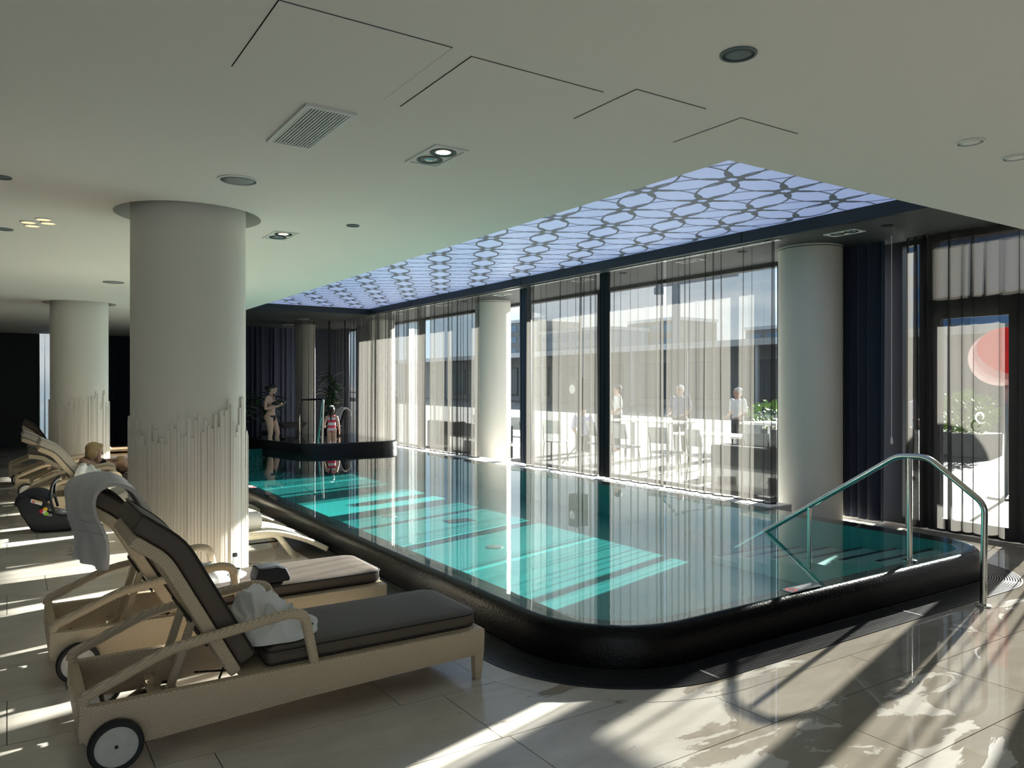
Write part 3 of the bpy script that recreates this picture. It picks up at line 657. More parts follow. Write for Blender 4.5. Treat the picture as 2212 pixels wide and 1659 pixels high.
for y, lab in ((4.76, 'small round spot above the terrace door curtain'), (6.74, 'small round spot above the curtain by the steps'), (9.06, 'small round spot right of the black drape'), (9.44, 'small round spot left of the black drape'), (11.6, 'small round spot above the bunched drape'), (14.0, 'small round spot above the fourth sheer curtain')): disc('ceiling_spot', 8.02, y, HD, .06, 'void', lab, 'spot', 'small spots in the window ceiling', rim='void')

# pool depth plates lying on the wet ledge
for (x, y, rz, lab) in ((4.72, 3.44, 0, 'small warning plate with red ring on the near pool ledge'), (2.88, 11.1, R(90), 'small red and white warning plate on the left pool ledge')):
    t = thing('warning_plate', lab, 'sign', (x, y, .2515), rz)
    obj('plate', MB().box(-.17, .17, -.05, .05, 0, .002), 'plate', t)
    rg = MB(); ellring(rg, (-.11, 0), 0, .04, .04, .03, .03, .0026, 20, -9, 9, -9, 9); obj('ring_mark', rg, 'red', t)
    for k in range(3): obj('text_line', MB().box(-.05, .14 - .03 * k, .018 - k * .022, .028 - k * .022, .002, .0026), 'greyp', t)

# ---------------------------------------------------------------- loungers
def pline_offset(pts, d):
    out = []
    for i, p in enumerate(pts):
        a = Vector(pts[max(0, i - 1)]); b = Vector(pts[min(len(pts) - 1, i + 1)]); t = (b - a).normalized(); out.append((p[0] - t.y * d, p[1] + t.x * d))
    return out
def back_profile(ang, n=5):
    H = Vector((.70, .305)); u = Vector((-math.cos(R(ang)), math.sin(R(ang)))); w = Vector((-math.cos(R(ang - 25)), math.sin(R(ang - 25))))
    K = H + u * .68; T = K + w * .18
    return [tuple(p.to_2d()) for p in bent([(*H, 0), (*K, 0), (*T, 0)], .06, 4)]
def cushion_slab(x0, x1, y0, y1, z0, z1, r=(.03, .03)):
    poly = rrect(x0, x1, y0, y1, (r[0], r[1], r[1], r[0]), 6)
    mb = MB()
    def shr(d): return rrect(x0 + d, x1 - d, y0 + d, y1 - d, [max(.01, q - d) for q in (r[0], r[1], r[1], r[0])], 6)
    mb.loft([ring(shr(.02), z0), ring(shr(.004), z0 + .012), ring(shr(0), z0 + .02), ring(shr(0), z1 - .018), ring(shr(.006), z1 - .006), ring(shr(.05), z1 + .004), ring(shr(.16), z1 + .010)], cap0=True, cap1=True)
    return mb, shr
def lounger(label, loc, ang=62, rz=0, cushions='cushion', wick='wicker', back_cushion=True, seat_cushion=True, group='wicker sun loungers in a row'):
    t = thing('sun_lounger', label, 'sun lounger', loc, rz, group); W = .335
    prof = [(0, .302), (-.005, .17), (.05, .092), (.30, .085), (1.0, .118), (2.05, .140), (2.055, .285), (.06, .292)]
    for s in (-1, 1):
        obj('side_rail', MB().prism(prof, s * W - .025, s * W + .025), wick, t, bevel=.012)
        arm = bent([(.015, s * W, .295), (.02, s * W, .33), (.37, s * W, .478), (.93, s * W, .552), (1.0, s * W, .53), (1.05, s * W, .285)], .08, 5)
        obj('armrest', MB().tube(arm, .026, 10, .020), wick, t, smooth=True, auto=60)
        obj('leg', MB().loft([ring([(1.985, s * W - .028), (2.045, s * W - .028), (2.045, s * W + .028), (1.985, s * W + .028)], .15), ring([(1.99, s * W - .022), (2.03, s * W - .022), (2.03, s * W + .022), (1.99, s * W + .022)], 0)], cap0=True, cap1=True), wick, t, bevel=.006)
        y = s * (W + .055)
        wh = obj('wheel', MB().lathe([(.088, y - .022), (.105, y - .022), (.113, y - .012), (.113, y + .012), (.105, y + .022), (.088, y + .022)], (.14, 0, .113), 32, 'y', cap=False), 'tyre', t, smooth=True, auto=50)
        obj('wheel_disc', MB().lathe([(.001, y - s * .0 - .016), (.089, y - .014), (.089, y + .014), (.001, y + .016)], (.14, 0, .113), 32, 'y'), 'disc', wh, smooth=True, auto=50)
        obj('bolt', MB().lathe([(.001, y + s * .021), (.008, y + s * .018), (.008, y)], (.14, 0, .113), 10, 'y'), 'bolt', wh)
    obj('axle', MB().tube([(.14, -W - .05, .113), (.14, W + .05, .113)], .011, 8), 'darkmetal', t, smooth=True)
    obj('head_rail', MB().box(0, .045, -W, W, .13, .29), wick, t, bevel=.012)
    obj('foot_rail', MB().box(2.0, 2.055, -W, W, .145, .286), wick, t, bevel=.012)
    obj('deck', MB().box(.70, 2.0, -W + .025, W - .025, .255, .29), wick, t)
    bp = back_profile(ang)
    fr = MB()
    for s in (-1, 1): fr.prism(bp + pline_offset(bp, .062)[::-1], s * .285 - .045, s * .285 + .045)
    br = obj('backrest', MB().prism(bp[:] + pline_offset(bp, .06)[::-1], -.31, .31), wick, t, bevel=.018, bseg=2)
    rod = pline_offset(bp, .075)
    for q in (.33, .45):
        i = int(len(bp) * q); 
    u = Vector(bp[-6]) - Vector(bp[0]); p45 = Vector(bp[0]) + u * .52; nb = Vector((-u.y, u.x)).normalized() * .06; p45 = p45 + nb
    for s in (-.13, .13):
        obj('strut', MB().loft([[(p.x, s - .018, p.y), (p.x + .035, s - .018, p.y), (p.x + .035, s + .018, p.y), (p.x, s + .018, p.y)] for p in (p45, Vector((.36, .15)))], cap0=True, cap1=True), wick, t)
    for q in (.30, .42, .54):
        p = Vector(bp[0]) + u * q + nb * 1.2; obj('ratchet_peg', MB().tube([(p.x, -.24, p.y), (p.x, .24, p.y)], .008, 6), 'darkmetal', t)
    obj('cross_bar', MB().box(.34, .39, -W + .02, W - .02, .12, .16), wick, t)
    obj('brace_rod', MB().tube([(.58, -.2, .16), (.78, .22, .27)], .006, 6), 'darkmetal', t); obj('brace_rod', MB().tube([(.58, .2, .16), (.78, -.22, .27)], .006, 6), 'darkmetal', t)
    if back_cushion:
        c0 = pline_offset(bp, -.004); c1 = pline_offset(bp, -.090)
        c0 = [(p[0], p[1]) for p in c0]; ext = Vector(c0[-1]) - Vector(c0[-2]); ext = ext.normalized() * .03
        c0.append((c0[-1][0] + ext.x, c0[-1][1] + ext.y)); c1.append((c1[-1][0] + ext.x, c1[-1][1] + ext.y))
        up = Vector(c0[1]) - Vector(c0[0]); up.normalize()
        c0[0] = (c0[0][0] + up.x * .02, c0[0][1] + up.y * .02); c1[0] = (c1[0][0] + up.x * .02, c1[0][1] + up.y * .02)
        bc = obj('back_cushion', MB().prism(c0 + c1[::-1], -.30, .30), cushions, t, bevel=.022, bseg=3)
        lp = [(p[0], -.296, p[1]) for p in c1]; lp2 = [(p[0], .296, p[1]) for p in c1]
        obj('piping', MB().tube(lp + lp2[::-1] + [lp[0]], .0055, 6), 'piping' if cushions == 'cushion' else cushions, bc)
    if seat_cushion:
        mb, shr = cushion_slab(.82, 2.045, -.315, .315, .292, .378, (.03, .10))
        cu = obj('seat_cushion', mb, cushions, t, smooth=True, auto=65)
        for z in (.366, .305): 
            q = ring(shr(.0), z); obj('piping', MB().tube(q + [q[0]], .0055, 6), 'piping' if cushions == 'cushion' else cushions, cu)
        obj('zip_flap', MB().box(.87, 1.06, -.3185, -.314, .318, .347), cushions, cu)
    return t
L1 = lounger('wicker sun lounger with dark brown cushions nearest the camera', (.26, 4.165, 0), 61.6)
L2 = lounger('wicker sun lounger with a grey towel over its raised back, second nearest', (.20, 5.40, 0), 60)
L5 = lounger('wicker lounger with a white towel over its back, beside the baby car seat', (.22, 11.5, 0), 52, cushions='cushion_pale')
L6 = lounger('wicker lounger on which the blonde woman reclines', (.28, 12.75, 0), 36)
L7 = lounger('wicker lounger with a pale raised cushion just before the farther column', (.10, 13.85, 0), 50, cushions='cushion_pale')
L8 = lounger('farthest wicker lounger with raised back and white wheel at the left edge', (.03, 15.62, 0), 60)

def chaise(label, loc, group='curved wicker chaises by the pool edge'):
    t = thing('chaise', label, 'chaise', loc, 0, group); W = .31
    path = [(0, .36), (.25, .33), (.55, .27), (.85, .27), (1.1, .285), (1.3, .26), (1.55, .17), (1.75, .06)]
    sm = [(p.x, p.y) for p in [q.to_2d() for q in smooth_path([(a, b, 0) for a, b in path], 6)]]
    dn = pline_offset(sm, -.028)
    obj('shell', MB().prism(sm + dn[::-1], -W, W), 'wicker_pale', t, bevel=.008)
    for s in (-1, 1):
        obj('edge_roll', MB().tube([(p[0], s * W, p[1] - .012) for p in sm], .026, 8), 'wicker_pale', t, smooth=True)
        obj('leg', MB().tube(bent([(.95, s * W, .25), (1.25, s * W, .25), (1.43, s * W, 0)], .05), .022, 8, .03), 'wicker_pale', t, smooth=True)
        obj('leg', MB().tube(bent([(.75, s * W, .25), (.45, s * W, .24), (.30, s * W, 0)], .05), .022, 8, .03), 'wicker_pale', t, smooth=True)
    obj('cross_rod', MB().tube([(1.35, -W, .12), (1.35, W, .12)], .008, 6), 'darkmetal', t); obj('cross_rod', MB().tube([(.4, -W, .12), (.4, W, .12)], .008, 6), 'darkmetal', t)
    obj('stretcher', MB().tube([(.4, 0, .12), (1.35, 0, .12)], .008, 6), 'darkmetal', t)
    for k in range(40):
        i = int(k * (len(sm) - 2) / 39); 
    return t
K3 = chaise('curved pale wicker chaise with a rolled white towel, right of the nearest column', (.93, 7.76, 0))
K4 = chaise('curved pale wicker chaise behind the nearest column, second along', (.93, 9.14, 0))
K5 = chaise('curved pale wicker chaise behind the nearest column, third along', (1.0, 10.45, 0))

# folded-over mattress hung on the second chaise
fm = MB(); fp = [(.60, .395), (.9, .53), (1.13, .625), (1.21, .635), (1.27, .60), (1.32, .48)]
fp = [tuple(p.to_2d()) for p in smooth_path([(a, b, 0) for a, b in fp], 5)]
ck = thing('mattress', 'taupe mattress folded over the chaise behind the grey towel', 'mattress', (0, 9.14, 0))
obj('pad', MB().prism(fp + pline_offset(fp, -.075)[::-1], -.30, .30), 'cushion_pale', ck, bevel=.02, bseg=3)
obj('prop', MB().box(1.15, 1.19, -.25, .25, .30, .56), 'wicker_pale', ck)
obj('strap', MB().prism([(1.24, .63), (1.29, .56), (1.30, .565), (1.25, .64)], -.305, .305), 'piping', ck)

# ---------------------------------------------------------------- towels
def ribbon(path, y0, y1, th, seed, nv=16, wob=.012, n=6, edge=.03, sag=None):
    sm = [p.to_2d() for p in smooth_path([(a, b, 0) for a, b in path], n)]; nu = len(sm); mb = MB(); top = []; bot = []
    for i in range(nu):
        a = sm[max(0, i - 1)]; b = sm[min(nu - 1, i + 1)]; t = (b - a).normalized(); nn = Vector((-t.y, t.x)); ra = []; rb = []
        for j in range(nv + 1):
            v = j / nv; q = mnoise.noise(Vector((i * .13 + seed, v * 3.2, seed * .7))) * wob * (1 + 1.5 * abs(i / nu - .3)) + math.sin(v * 9 + seed) * wob * .5 * (i / nu)
            y = y0 + (y1 - y0) * v + edge * mnoise.noise(Vector((i * .1, seed * 3.1, v)))
            p = sm[i] + nn * (q + th / 2); r_ = sm[i] + nn * (q - th / 2)
            ra.append((p.x, y, p.y)); rb.append((r_.x, y, r_.y))
        top.append(ra); bot.append(rb)
    rings = [top[i] + bot[i][::-1] for i in range(nu)]
    return mb.loft(rings, True, True, True), top
def sheet(rows, nv=14, n=5, th=.016, seed=1.0, wob=.012):
    """cloth through rows of (left point, right point), with soft wrinkles and thickness"""
    A = smooth_path([r[0] for r in rows], n); B = smooth_path([r[1] for r in rows], n); G = []
    for i, (a, b) in enumerate(zip(A, B)):
        t = (A[min(len(A) - 1, i + 1)] - A[max(0, i - 1)]).normalized(); nn = t.cross((b - a).normalized()).normalized(); ln = []
        for j in range(nv + 1):
            v = j / nv; p = a.lerp(b, v); w = wob * (math.sin(v * 14 + seed * 2 + i * .06) * .6 + mnoise.noise(Vector((v * 5, i * .15, seed))) * 1.2) * (.4 + abs(i / len(A) - .5)); ln.append((p + nn * w, nn))
        G.append(ln)
    rings = [[p + nn * th / 2 for p, nn in ln] + [p - nn * th / 2 for p, nn in ln[::-1]] for ln in G]
    return MB().loft(rings, True, True, True), [[p + nn * th / 2 for p, nn in ln] for ln in G], [[p - nn * th / 2 for p, nn in ln] for ln in G]
ms, ga, gb = sheet([((.335, 5.24, .665), (.475, 5.00, .625)), ((.335, 5.24, .80), (.48, 5.00, .79)), ((.305, 5.40, .95), (.42, 5.02, .95)), ((.325, 5.68, 1.065), (.43, 5.03, 1.07)), ((.46, 5.74, 1.115), (.52, 5.04, 1.115)), ((.60, 5.74, 1.09), (.62, 5.05, 1.08)), ((.69, 5.74, .98), (.69, 5.05, .97)), ((.76, 5.74, .84), (.76, 5.05, .83))], th=.022, seed=3.0, wob=.02)
tw2 = tag(obj('towel', ms, 'towel_grey', smooth=True, auto=60), 'grey-white towel draped over the back of the second lounger', 'towel')
for k in range(3):
    for gg in (ga, gb): obj('woven_stripe', MB().tube(gg[6 + k * 2], .006, 6), 'towel_grey', tw2, smooth=True)
ms, ga, gb = sheet([((.66, 11.08, .20), (1.12, 11.08, .22)), ((.68, 11.08, .34), (1.12, 11.08, .34)), ((.70, 11.10, .50), (1.10, 11.10, .43)), ((.74, 11.14, .63), (1.05, 11.14, .52)), ((.80, 11.28, .66), (1.02, 11.28, .56)), ((.80, 11.5, .66), (1.02, 11.5, .56))], th=.014, seed=7.0, wob=.03)
tag(obj('towel', ms, 'towel', smooth=True, auto=60), 'white towel hanging over the lounger side next to the car seat', 'towel')
def heap(name, label, c, rx, ry, h, seed, m='towel', n=46, tilt=(0, 0), z0=0):
    mb = MB(); v = []; f = []
    for i in range(n + 1):
        for j in range(n + 1):
            u, w = 2 * i / n - 1, 2 * j / n - 1
            # squash the square onto a disc
            du, dw = u * math.sqrt(1 - w * w / 2), w * math.sqrt(1 - u * u / 2); rad = min(1, math.hypot(du, dw))
            wob = 1 + .16 * mnoise.noise(Vector((du * 1.6, dw * 1.6, seed)))
            x, y = du * rx * wob, dw * ry * wob
            env = (1 - rad ** 2.6); P_ = Vector((x * 9 + 1.2 * mnoise.noise(Vector((x * 5, y * 5, seed))), y * 5, seed * 1.7)); ridge = max(0, 1 - abs(mnoise.noise(P_)) * 3.2); rid2 = max(0, 1 - abs(mnoise.noise(P_ * 1.9 + Vector((3, 1, 2)))) * 2.8)
            z = z0 + h * env * (.45 + .42 * ridge + .22 * rid2) + env * (tilt[0] * x + tilt[1] * y) + .010
            v.append((c[0] + x, c[1] + y, c[2] + max(.004, z) - (.006 if rad > .995 else 0)))
    for i in range(n):
        for j in range(n): a = i * (n + 1) + j; f.append((a, a + 1, a + n + 2, a + n + 1))
    return tag(obj(name, mb.add(v, f), m, smooth=True), label, 'towel')
heap('towel', 'crumpled white towel on the nearest lounger cushion, against its back', (1.19, 4.17, .384), .25, .27, .19, 2.3, 'towel', n=70, tilt=(-.62, .1))
heap('towel', 'white towel lying on the second lounger beside the bottle', (1.10, 5.52, .384), .30, .24, .11, 8.1, 'towel', tilt=(-.3, 0))
rt = MB(); rt.lathe([(.02, -.27), (.075, -.275), (.085, -.25), (.088, 0), (.085, .25), (.075, .275), (.02, .27)], seg=20, axis='x')
tr3 = thing('rolled_towel', 'white towel roll lying on the nearest curved chaise', 'towel', (1.80, 7.66, .362))
obj('roll', rt, 'towel', tr3, smooth=True, auto=60); obj('flap', MB().tube([(-.26, 0, .088), (.26, 0, .088)], .012, 6, .006), 'towel', tr3, smooth=True)

# ---------------------------------------------------------------- small things by the loungers
bt = thing('water_bottle', 'clear plastic water bottle standing on the second lounger', 'bottle', (1.24, 5.17, .390))
obj('body', MB().lathe([(.001, .003), (.030, 0), (.033, .01), (.033, .05), (.031, .055), (.033, .06), (.033, .12), (.030, .145), (.015, .175), (.0135, .19)], seg=20, cap=False), 'bottle', bt, smooth=True)
obj('cap', MB().lathe([(.016, .188), (.016, .208), (.014, .210), (.001, .210)], seg=16), 'greyp', bt, smooth=True, auto=40)
obj('label_wrap', MB().lathe([(.0336, .062), (.0336, .108)], seg=20, cap=False), 'decal', bt, smooth=True)
bg = thing('bag', 'black fabric bag lying on the second lounger', 'bag', (1.46, 5.17, .390)); bg.scale = (.72, .72, .72)
obj('body', MB().prism([(-.14, 0), (.16, 0), (.17, .03), (.13, .12), (.05, .145), (-.12, .14), (-.15, .05)], -.11, .11), 'bag', bg, bevel=.025, bseg=3)
obj('zip', MB().tube([(-.12, -.09, .139), (.05, -.09, .146), (.13, -.09, .118)], .004, 6), 'black', bg)
sl = thing('bag', 'black bag on the floor under the nearest lounger', 'bag', (.66, 4.42, 0))
obj('body', MB().prism([(-.14, 0), (.14, 0), (.15, .03), (.10, .07), (-.08, .08), (-.15, .04)], -.10, .10), 'black', sl, bevel=.02, bseg=2)
obj('strap', MB().tube(bent([(-.08, 0, .07), (-.02, 0, .12), (.06, 0, .12), (.09, 0, .07)], .03), .008, 6), 'black', sl)

# baby car seat
cs = thing('car_seat', 'black baby car seat with carry handle and bright toy on the floor', 'car seat', (.46, 10.45, 0), R(-8))
sh = [(-.20, .02), (-.08, 0), (.16, .0), (.28, .05), (.36, .14), (.37, .21), (.30, .24), (.12, .20), (-.02, .24), (-.12, .34), (-.22, .43), (-.33, .44), (-.36, .36), (-.31, .22)]
obj('shell', MB().prism(sh, -.20, .20), 'black', cs, bevel=.05, bseg=4)
cp = []
for k in range(9):
    a = R(20 + k * 20); cp.append((-.16 + .21 * math.cos(a) - .02, .33 + .17 * math.sin(a) - .0))
cn = MB(); rings = []
for j in range(9):
    b = -1 + j / 4; w = math.sqrt(max(0, 1 - (b * .9) ** 2)); rings.append([(-.20 + (p[0] + .20) * (.55 + .45 * w), b * .215, .30 + (p[1] - .30) * (.45 + .55 * w)) for p in cp] + [(-.20 + (p[0] + .20) * (.5 + .40 * w), b * .20, .30 + (p[1] - .30) * (.38 + .52 * w)) for p in cp[::-1]])
obj('canopy', cn.loft(rings, True, True, True), 'bag', cs, smooth=True, auto=50)
obj('handle', MB().tube(bent([(.02, -.215, .24), (-.02, -.215, .40), (-.0, -.20, .56), (.06, -.12, .61), (.06, .12, .61), (0, .20, .56), (-.02, .215, .40), (.02, .215, .24)], .08), .016, 10, .026), 'black', cs, smooth=True, auto=60)
stk = obj('sticker', MB().prism([(-.20, .40), (-.09, .355), (-.10, .315), (-.21, .36)], -.2135, -.211), 'decal', cs); stk['label'] = 'white warning sticker'
obj('sticker_mark', MB().prism([(-.195, .392), (-.095, .352), (-.097, .342), (-.197, .382)], -.2145, -.213), 'yellow', stk); obj('sticker_mark', MB().prism([(-.193, .375), (-.165, .364), (-.168, .35), (-.196, .36)], -.2145, -.213), 'pink', stk)
for (x, z, m_) in ((-.10, .255, 'toyred'), (-.065, .275, 'yellow'), (-.055, .225, 'green'), (-.075, .245, 'decal')): obj('toy_ball', MB().ell((x, -.235, z), (.026, .02, .024), 12, 8), m_, cs, smooth=True)
obj('buckle', MB().box(-.045, .0, -.213, -.203, .19, .215), 'greyp', cs); obj('trim_line', MB().tube(smooth_path([(-.03, -.207, .26), (.03, -.207, .262), (.05, -.207, .255)], 5), .004, 6), 'decal', cs); obj('trim_line', MB().tube(smooth_path([(.10, -.207, .235), (.17, -.207, .225), (.21, -.207, .19)], 5), .004, 6), 'decal', cs)

# low wooden cabinet by the farther column
cbn = thing('cabinet', 'low light wood cabinet between the two columns', 'cabinet', (1.95, 16.6, 0))
obj('body', MB().box(-.45, .55, -.25, .25, 0, .36), 'wood', cbn); obj('top', MB().box(-.5, .6, -.28, .28, .42, .46), 'wood', cbn); obj('shelf', MB().box(-.45, .15, -.28, .2, .30, .38), 'wood', cbn); obj('back', MB().box(-.45, .55, .2, .24, .36, .42), 'wood_dark', cbn)
tag(obj('folded_towel', MB().box(1.50, 1.66, 16.42, 16.62, .461, .50), 'towel', bevel=.012), 'folded white towel on the low wood cabinet', 'towel')

# ---------------------------------------------------------------- people
def blob_mesh(name, prims, m, voxel=.010, it=5):
    mb = MB()
    for p in prims:
        if p[0] == 'e':
            _, c, r = p[:3]; k = MB().ell(c, r, 18, 12)
            if len(p) > 3:
                mt = Matrix.Translation(Vector(c)) @ Matrix.Rotation(p[3][0], 4, p[3][1]) @ Matrix.Translation(-Vector(c)); k.v = [tuple(mt @ Vector(q)) for q in k.v]
            mb.add(k.v, k.f)
        else:
            pts = p[1]
            P = [Vector(q[:3]) for q in pts]; r = [q[3] for q in pts]
            mb.tube(P, r, 14)
            for q, rr_ in zip(P, r): k = MB().ell(q, (rr_, rr_, rr_), 14, 10); mb.add(k.v, k.f)
    me = mb.mesh(name, m); o = bpy.data.objects.new(name, me); COL.objects.link(o)
    md = o.modifiers.new('r', 'REMESH'); md.mode = 'VOXEL'; md.voxel_size = voxel; md.use_smooth_shade = True
    s = o.modifiers.new('s', 'SMOOTH'); s.factor = .5; s.iterations = it
    dg = bpy.context.evaluated_depsgraph_get(); out = bpy.data.meshes.new_from_object(o.evaluated_get(dg)); bpy.data.objects.remove(o); bpy.data.meshes.remove(me)
    out.name = name; out.materials.clear(); out.materials.append(M[m] if isinstance(m, str) else m)
    for p in out.polygons: p.use_smooth = True
    return out
def blob(name, prims, m, parent, voxel=.010, it=5): return link(name, blob_mesh(name, prims, m, voxel, it), parent)
def hand(w, d, up, side, s=1.0, curl=.5):
    """palm and five fingers from wrist w, pointing along d; up = back of hand, side = thumb side"""
    w, d, up, side = Vector(w), Vector(d).normalized(), Vector(up).normalized(), Vector(side).normalized(); out = []
    pk = w + d * .075 * s
    for k, (o_, L) in enumerate(((-.028, .055), (-.010, .075), (.010, .080), (.028, .070))):
        b = pk + side * o_ * s; m1 = b + (d * math.cos(curl) - up * math.sin(curl)) * L * .5 * s; t = m1 + (d * math.cos(2 * curl) - up * math.sin(2 * curl)) * L * .5 * s
        out.append(('c', [(*w, .018 * s), (*(w + d * .03 * s + side * o_ * .8 * s), .014 * s), (*b, .0105 * s), (*m1, .009 * s), (*t, .0075 * s)]))
    tb_ = w + d * .025 * s + side * .026 * s; out.append(('c', [(*(w + d * .012 * s), .014 * s), (*tb_, .012 * s), (*(tb_ + (d * .7 + side * .5 - up * .3) * .045 * s), .0095 * s), (*(tb_ + (d * 1.1 + side * .4 - up * .6) * .065 * s), .008 * s)]))
    return out
def face(parent, c, s=1.0, pitch=0, m='skin'):
    """eyes, brows and mouth for a head centred at c facing +x"""
    rot = Matrix.Rotation(pitch, 3, 'Y'); f = lambda x, y, z: tuple(Vector(c) + rot @ Vector((x * s, y * s, z * s)))
    for y in (-.03, .03):
        obj('eye', MB().ell(f(.079, y, .002), (.010 * s, .012 * s, .008 * s), 10, 8), 'eye', parent, smooth=True)
        obj('brow', MB().tube([f(.083, y - .015, .024), f(.086, y, .028), f(.083, y + .015, .024)], .004 * s, 6), 'hair_dark', parent, smooth=True)
    obj('lips', MB().ell(f(.085, 0, -.060), (.010 * s, .022 * s, .009 * s), 12, 8), 'lip', parent, smooth=True)
def headprims(c, s=1.0, pitch=0):
    rot = Matrix.Rotation(pitch, 3, 'Y'); f = lambda x, y, z: tuple(Vector(c) + rot @ Vector((x * s, y * s, z * s)))
    return [('e', f(-.005, 0, .015), (.095 * s, .076 * s, .10 * s)), ('e', f(.03, 0, -.05), (.058 * s, .055 * s, .062 * s)), ('c', [(*f(.083, 0, .008), .010 * s), (*f(.104, 0, -.026), .013 * s)]), ('e', f(.066, 0, -.082), (.022 * s, .026 * s, .020 * s)),
            ('e', f(-.005, -.076, -.01), (.018 * s, .010 * s, .026 * s)), ('e', f(-.005, .076, -.01), (.018 * s, .010 * s, .026 * s))]

def woman_standing():
    t = thing('person', 'woman in a black bikini standing in the tub looking at a phone', 'person', (5.24, 18.42, .07), R(-38))
    hc = (.055, 0, 1.505)
    pr = headprims(hc, 1.0, R(22)) + [('c', [(-.01, 0, 1.32, .055), (.0, 0, 1.38, .046), (.02, 0, 1.44, .048)]),
        ('e', (-.005, 0, 1.21), (.095, .150, .135)), ('c', [(-.01, -.15, 1.31, .045), (-.01, 0, 1.325, .05), (-.01, .15, 1.31, .045)]), ('e', (.01, 0, 1.04), (.090, .122, .16)), ('e', (.0, 0, .90), (.105, .150, .12)), ('e', (-.05, -.06, .84), (.085, .085, .09)), ('e', (-.05, .06, .84), (.085, .085, .09)),
        ('e', (.075, -.062, 1.19), (.055, .058, .056)), ('e', (.075, .062, 1.19), (.055, .058, .056)),
        ('c', [(-.005, -.085, .84, .093), (.02, -.085, .64, .078), (.03, -.085, .46, .056), (.005, -.085, .33, .053), (-.02, -.085, .09, .034), (.05, -.085, .03, .028), (.14, -.085, .02, .022)]),
        ('c', [(.0, .085, .84, .093), (.075, .09, .64, .078), (.13, .09, .46, .056), (.10, .09, .33, .053), (.06, .09, .09, .034), (.13, .09, .03, .028), (.21, .09, .02, .022)]),
        ('c', [(-.01, -.175, 1.30, .047), (-.04, -.205, 1.16, .040), (-.035, -.215, 1.05, .034), (.08, -.16, 1.07, .031), (.20, -.07, 1.105, .023)]),
        ('c', [(-.01, .175, 1.30, .047), (-.03, .205, 1.16, .040), (-.015, .20, 1.06, .034), (.10, .13, 1.09, .031), (.21, .04, 1.12, .023)])]
    pr += hand((.20, -.07, 1.105), (.75, .45, .35), (.1, -.6, .5), (-.1, .6, .6), .95, .6) + hand((.21, .04, 1.12), (.8, -.35, .4), (.1, .7, .4), (-.1, -.6, .6), .95, .6)
    b = blob('body', pr, 'skin', t, .0075, 4); face(b, hc, 1.0, R(22))
    blob('hair', [('e', (.04, 0, 1.555), (.112, .090, .080)), ('e', (-.035, 0, 1.51), (.075, .082, .09)), ('e', (-.105, 0, 1.535), (.045, .045, .045))], 'hair_dark', t, .009, 3)
    top = blob('bikini_top', [('e', (.080, -.060, 1.185), (.056, .060, .055)), ('e', (.080, .060, 1.185), (.056, .060, .055))], 'black_cloth', t, .008, 2)
    obj('strap', MB().tube([(.0 + .103 * math.cos(a), .155 * math.sin(a), 1.15) for a in [2 * math.pi * k / 24 for k in range(25)]], .007, 6), 'black_cloth', top, smooth=True)
    for s in (-1, 1): obj('strap', MB().tube([(.10, s * .05, 1.23), (.065, s * .055, 1.32), (-.0, s * .045, 1.385), (-.05, 0, 1.385)], .007, 6), 'black_cloth', top, smooth=True)
    el = lambda a_, b_, z, n=28, dx=0: [(dx + a_ * math.cos(2 * math.pi * k / n), b_ * math.sin(2 * math.pi * k / n), z) for k in range(n)]
    bt_ = obj('bikini_bottom', MB().loft([el(.121, .165, .885), el(.124, .170, .865, dx=-.004), el(.127, .172, .84, dx=-.008)]), "black_cloth", t, smooth=True)
    obj('front_panel', MB().ell((.055, 0, .815), (.065, .055, .075), 14, 10), 'black_cloth', bt_, smooth=True)
    obj('seat_panel', MB().ell((-.06, 0, .82), (.085, .09, .08), 14, 10), 'black_cloth', bt_, smooth=True)
    ph = tag(obj('phone', MB().box(-.006, .006, -.036, .036, 0, .14), 'black', bevel=.004), 'dark phone held by the woman in the bikini', 'phone')
    ph.matrix_world = Matrix.Translation(Vector((5.24, 18.42, .07))) @ Matrix.Rotation(R(-38), 4, 'Z') @ Matrix.Translation(Vector((.285, -.01, 1.10))) @ Matrix.Rotation(R(35), 4, 'Y')
woman_standing()

def stripes():
    m, t = newmat('striped_suit'); o = N(t, 'ShaderNodeOutputMaterial'); b = N(t, 'ShaderNodeBsdfPrincipled'); t.links.new(b.outputs[0], o.inputs[0]); b.inputs['Roughness'].default_value = .7
    tc = N(t, 'ShaderNodeTexCoord'); sx = N(t, 'ShaderNodeSeparateXYZ'); t.links.new(tc.outputs['Object'], sx.inputs[0])
    md = N(t, 'ShaderNodeMath', operation='MODULO'); a = N(t, 'ShaderNodeMath', operation='MULTIPLY_ADD'); a.inputs[1].default_value = 1 / .135; a.inputs[2].default_value = .32; t.links.new(sx.outputs[2], a.inputs[0]); t.links.new(a.outputs[0], md.inputs[0]); md.inputs[1].default_value = 1
    gt = N(t, 'ShaderNodeMath', operation='GREATER_THAN'); gt.inputs[1].default_value = .52; t.links.new(md.outputs[0], gt.inputs[0])
    mxx = N(t, 'ShaderNodeMixRGB'); mxx.inputs[1].default_value = (.66, .64, .63, 1); mxx.inputs[2].default_value = (.80, .05, .12, 1); t.links.new(gt.outputs[0], mxx.inputs[0]); t.links.new(mxx.outputs[0], b.inputs['Base Color'])
    return m
M['striped'] = stripes()
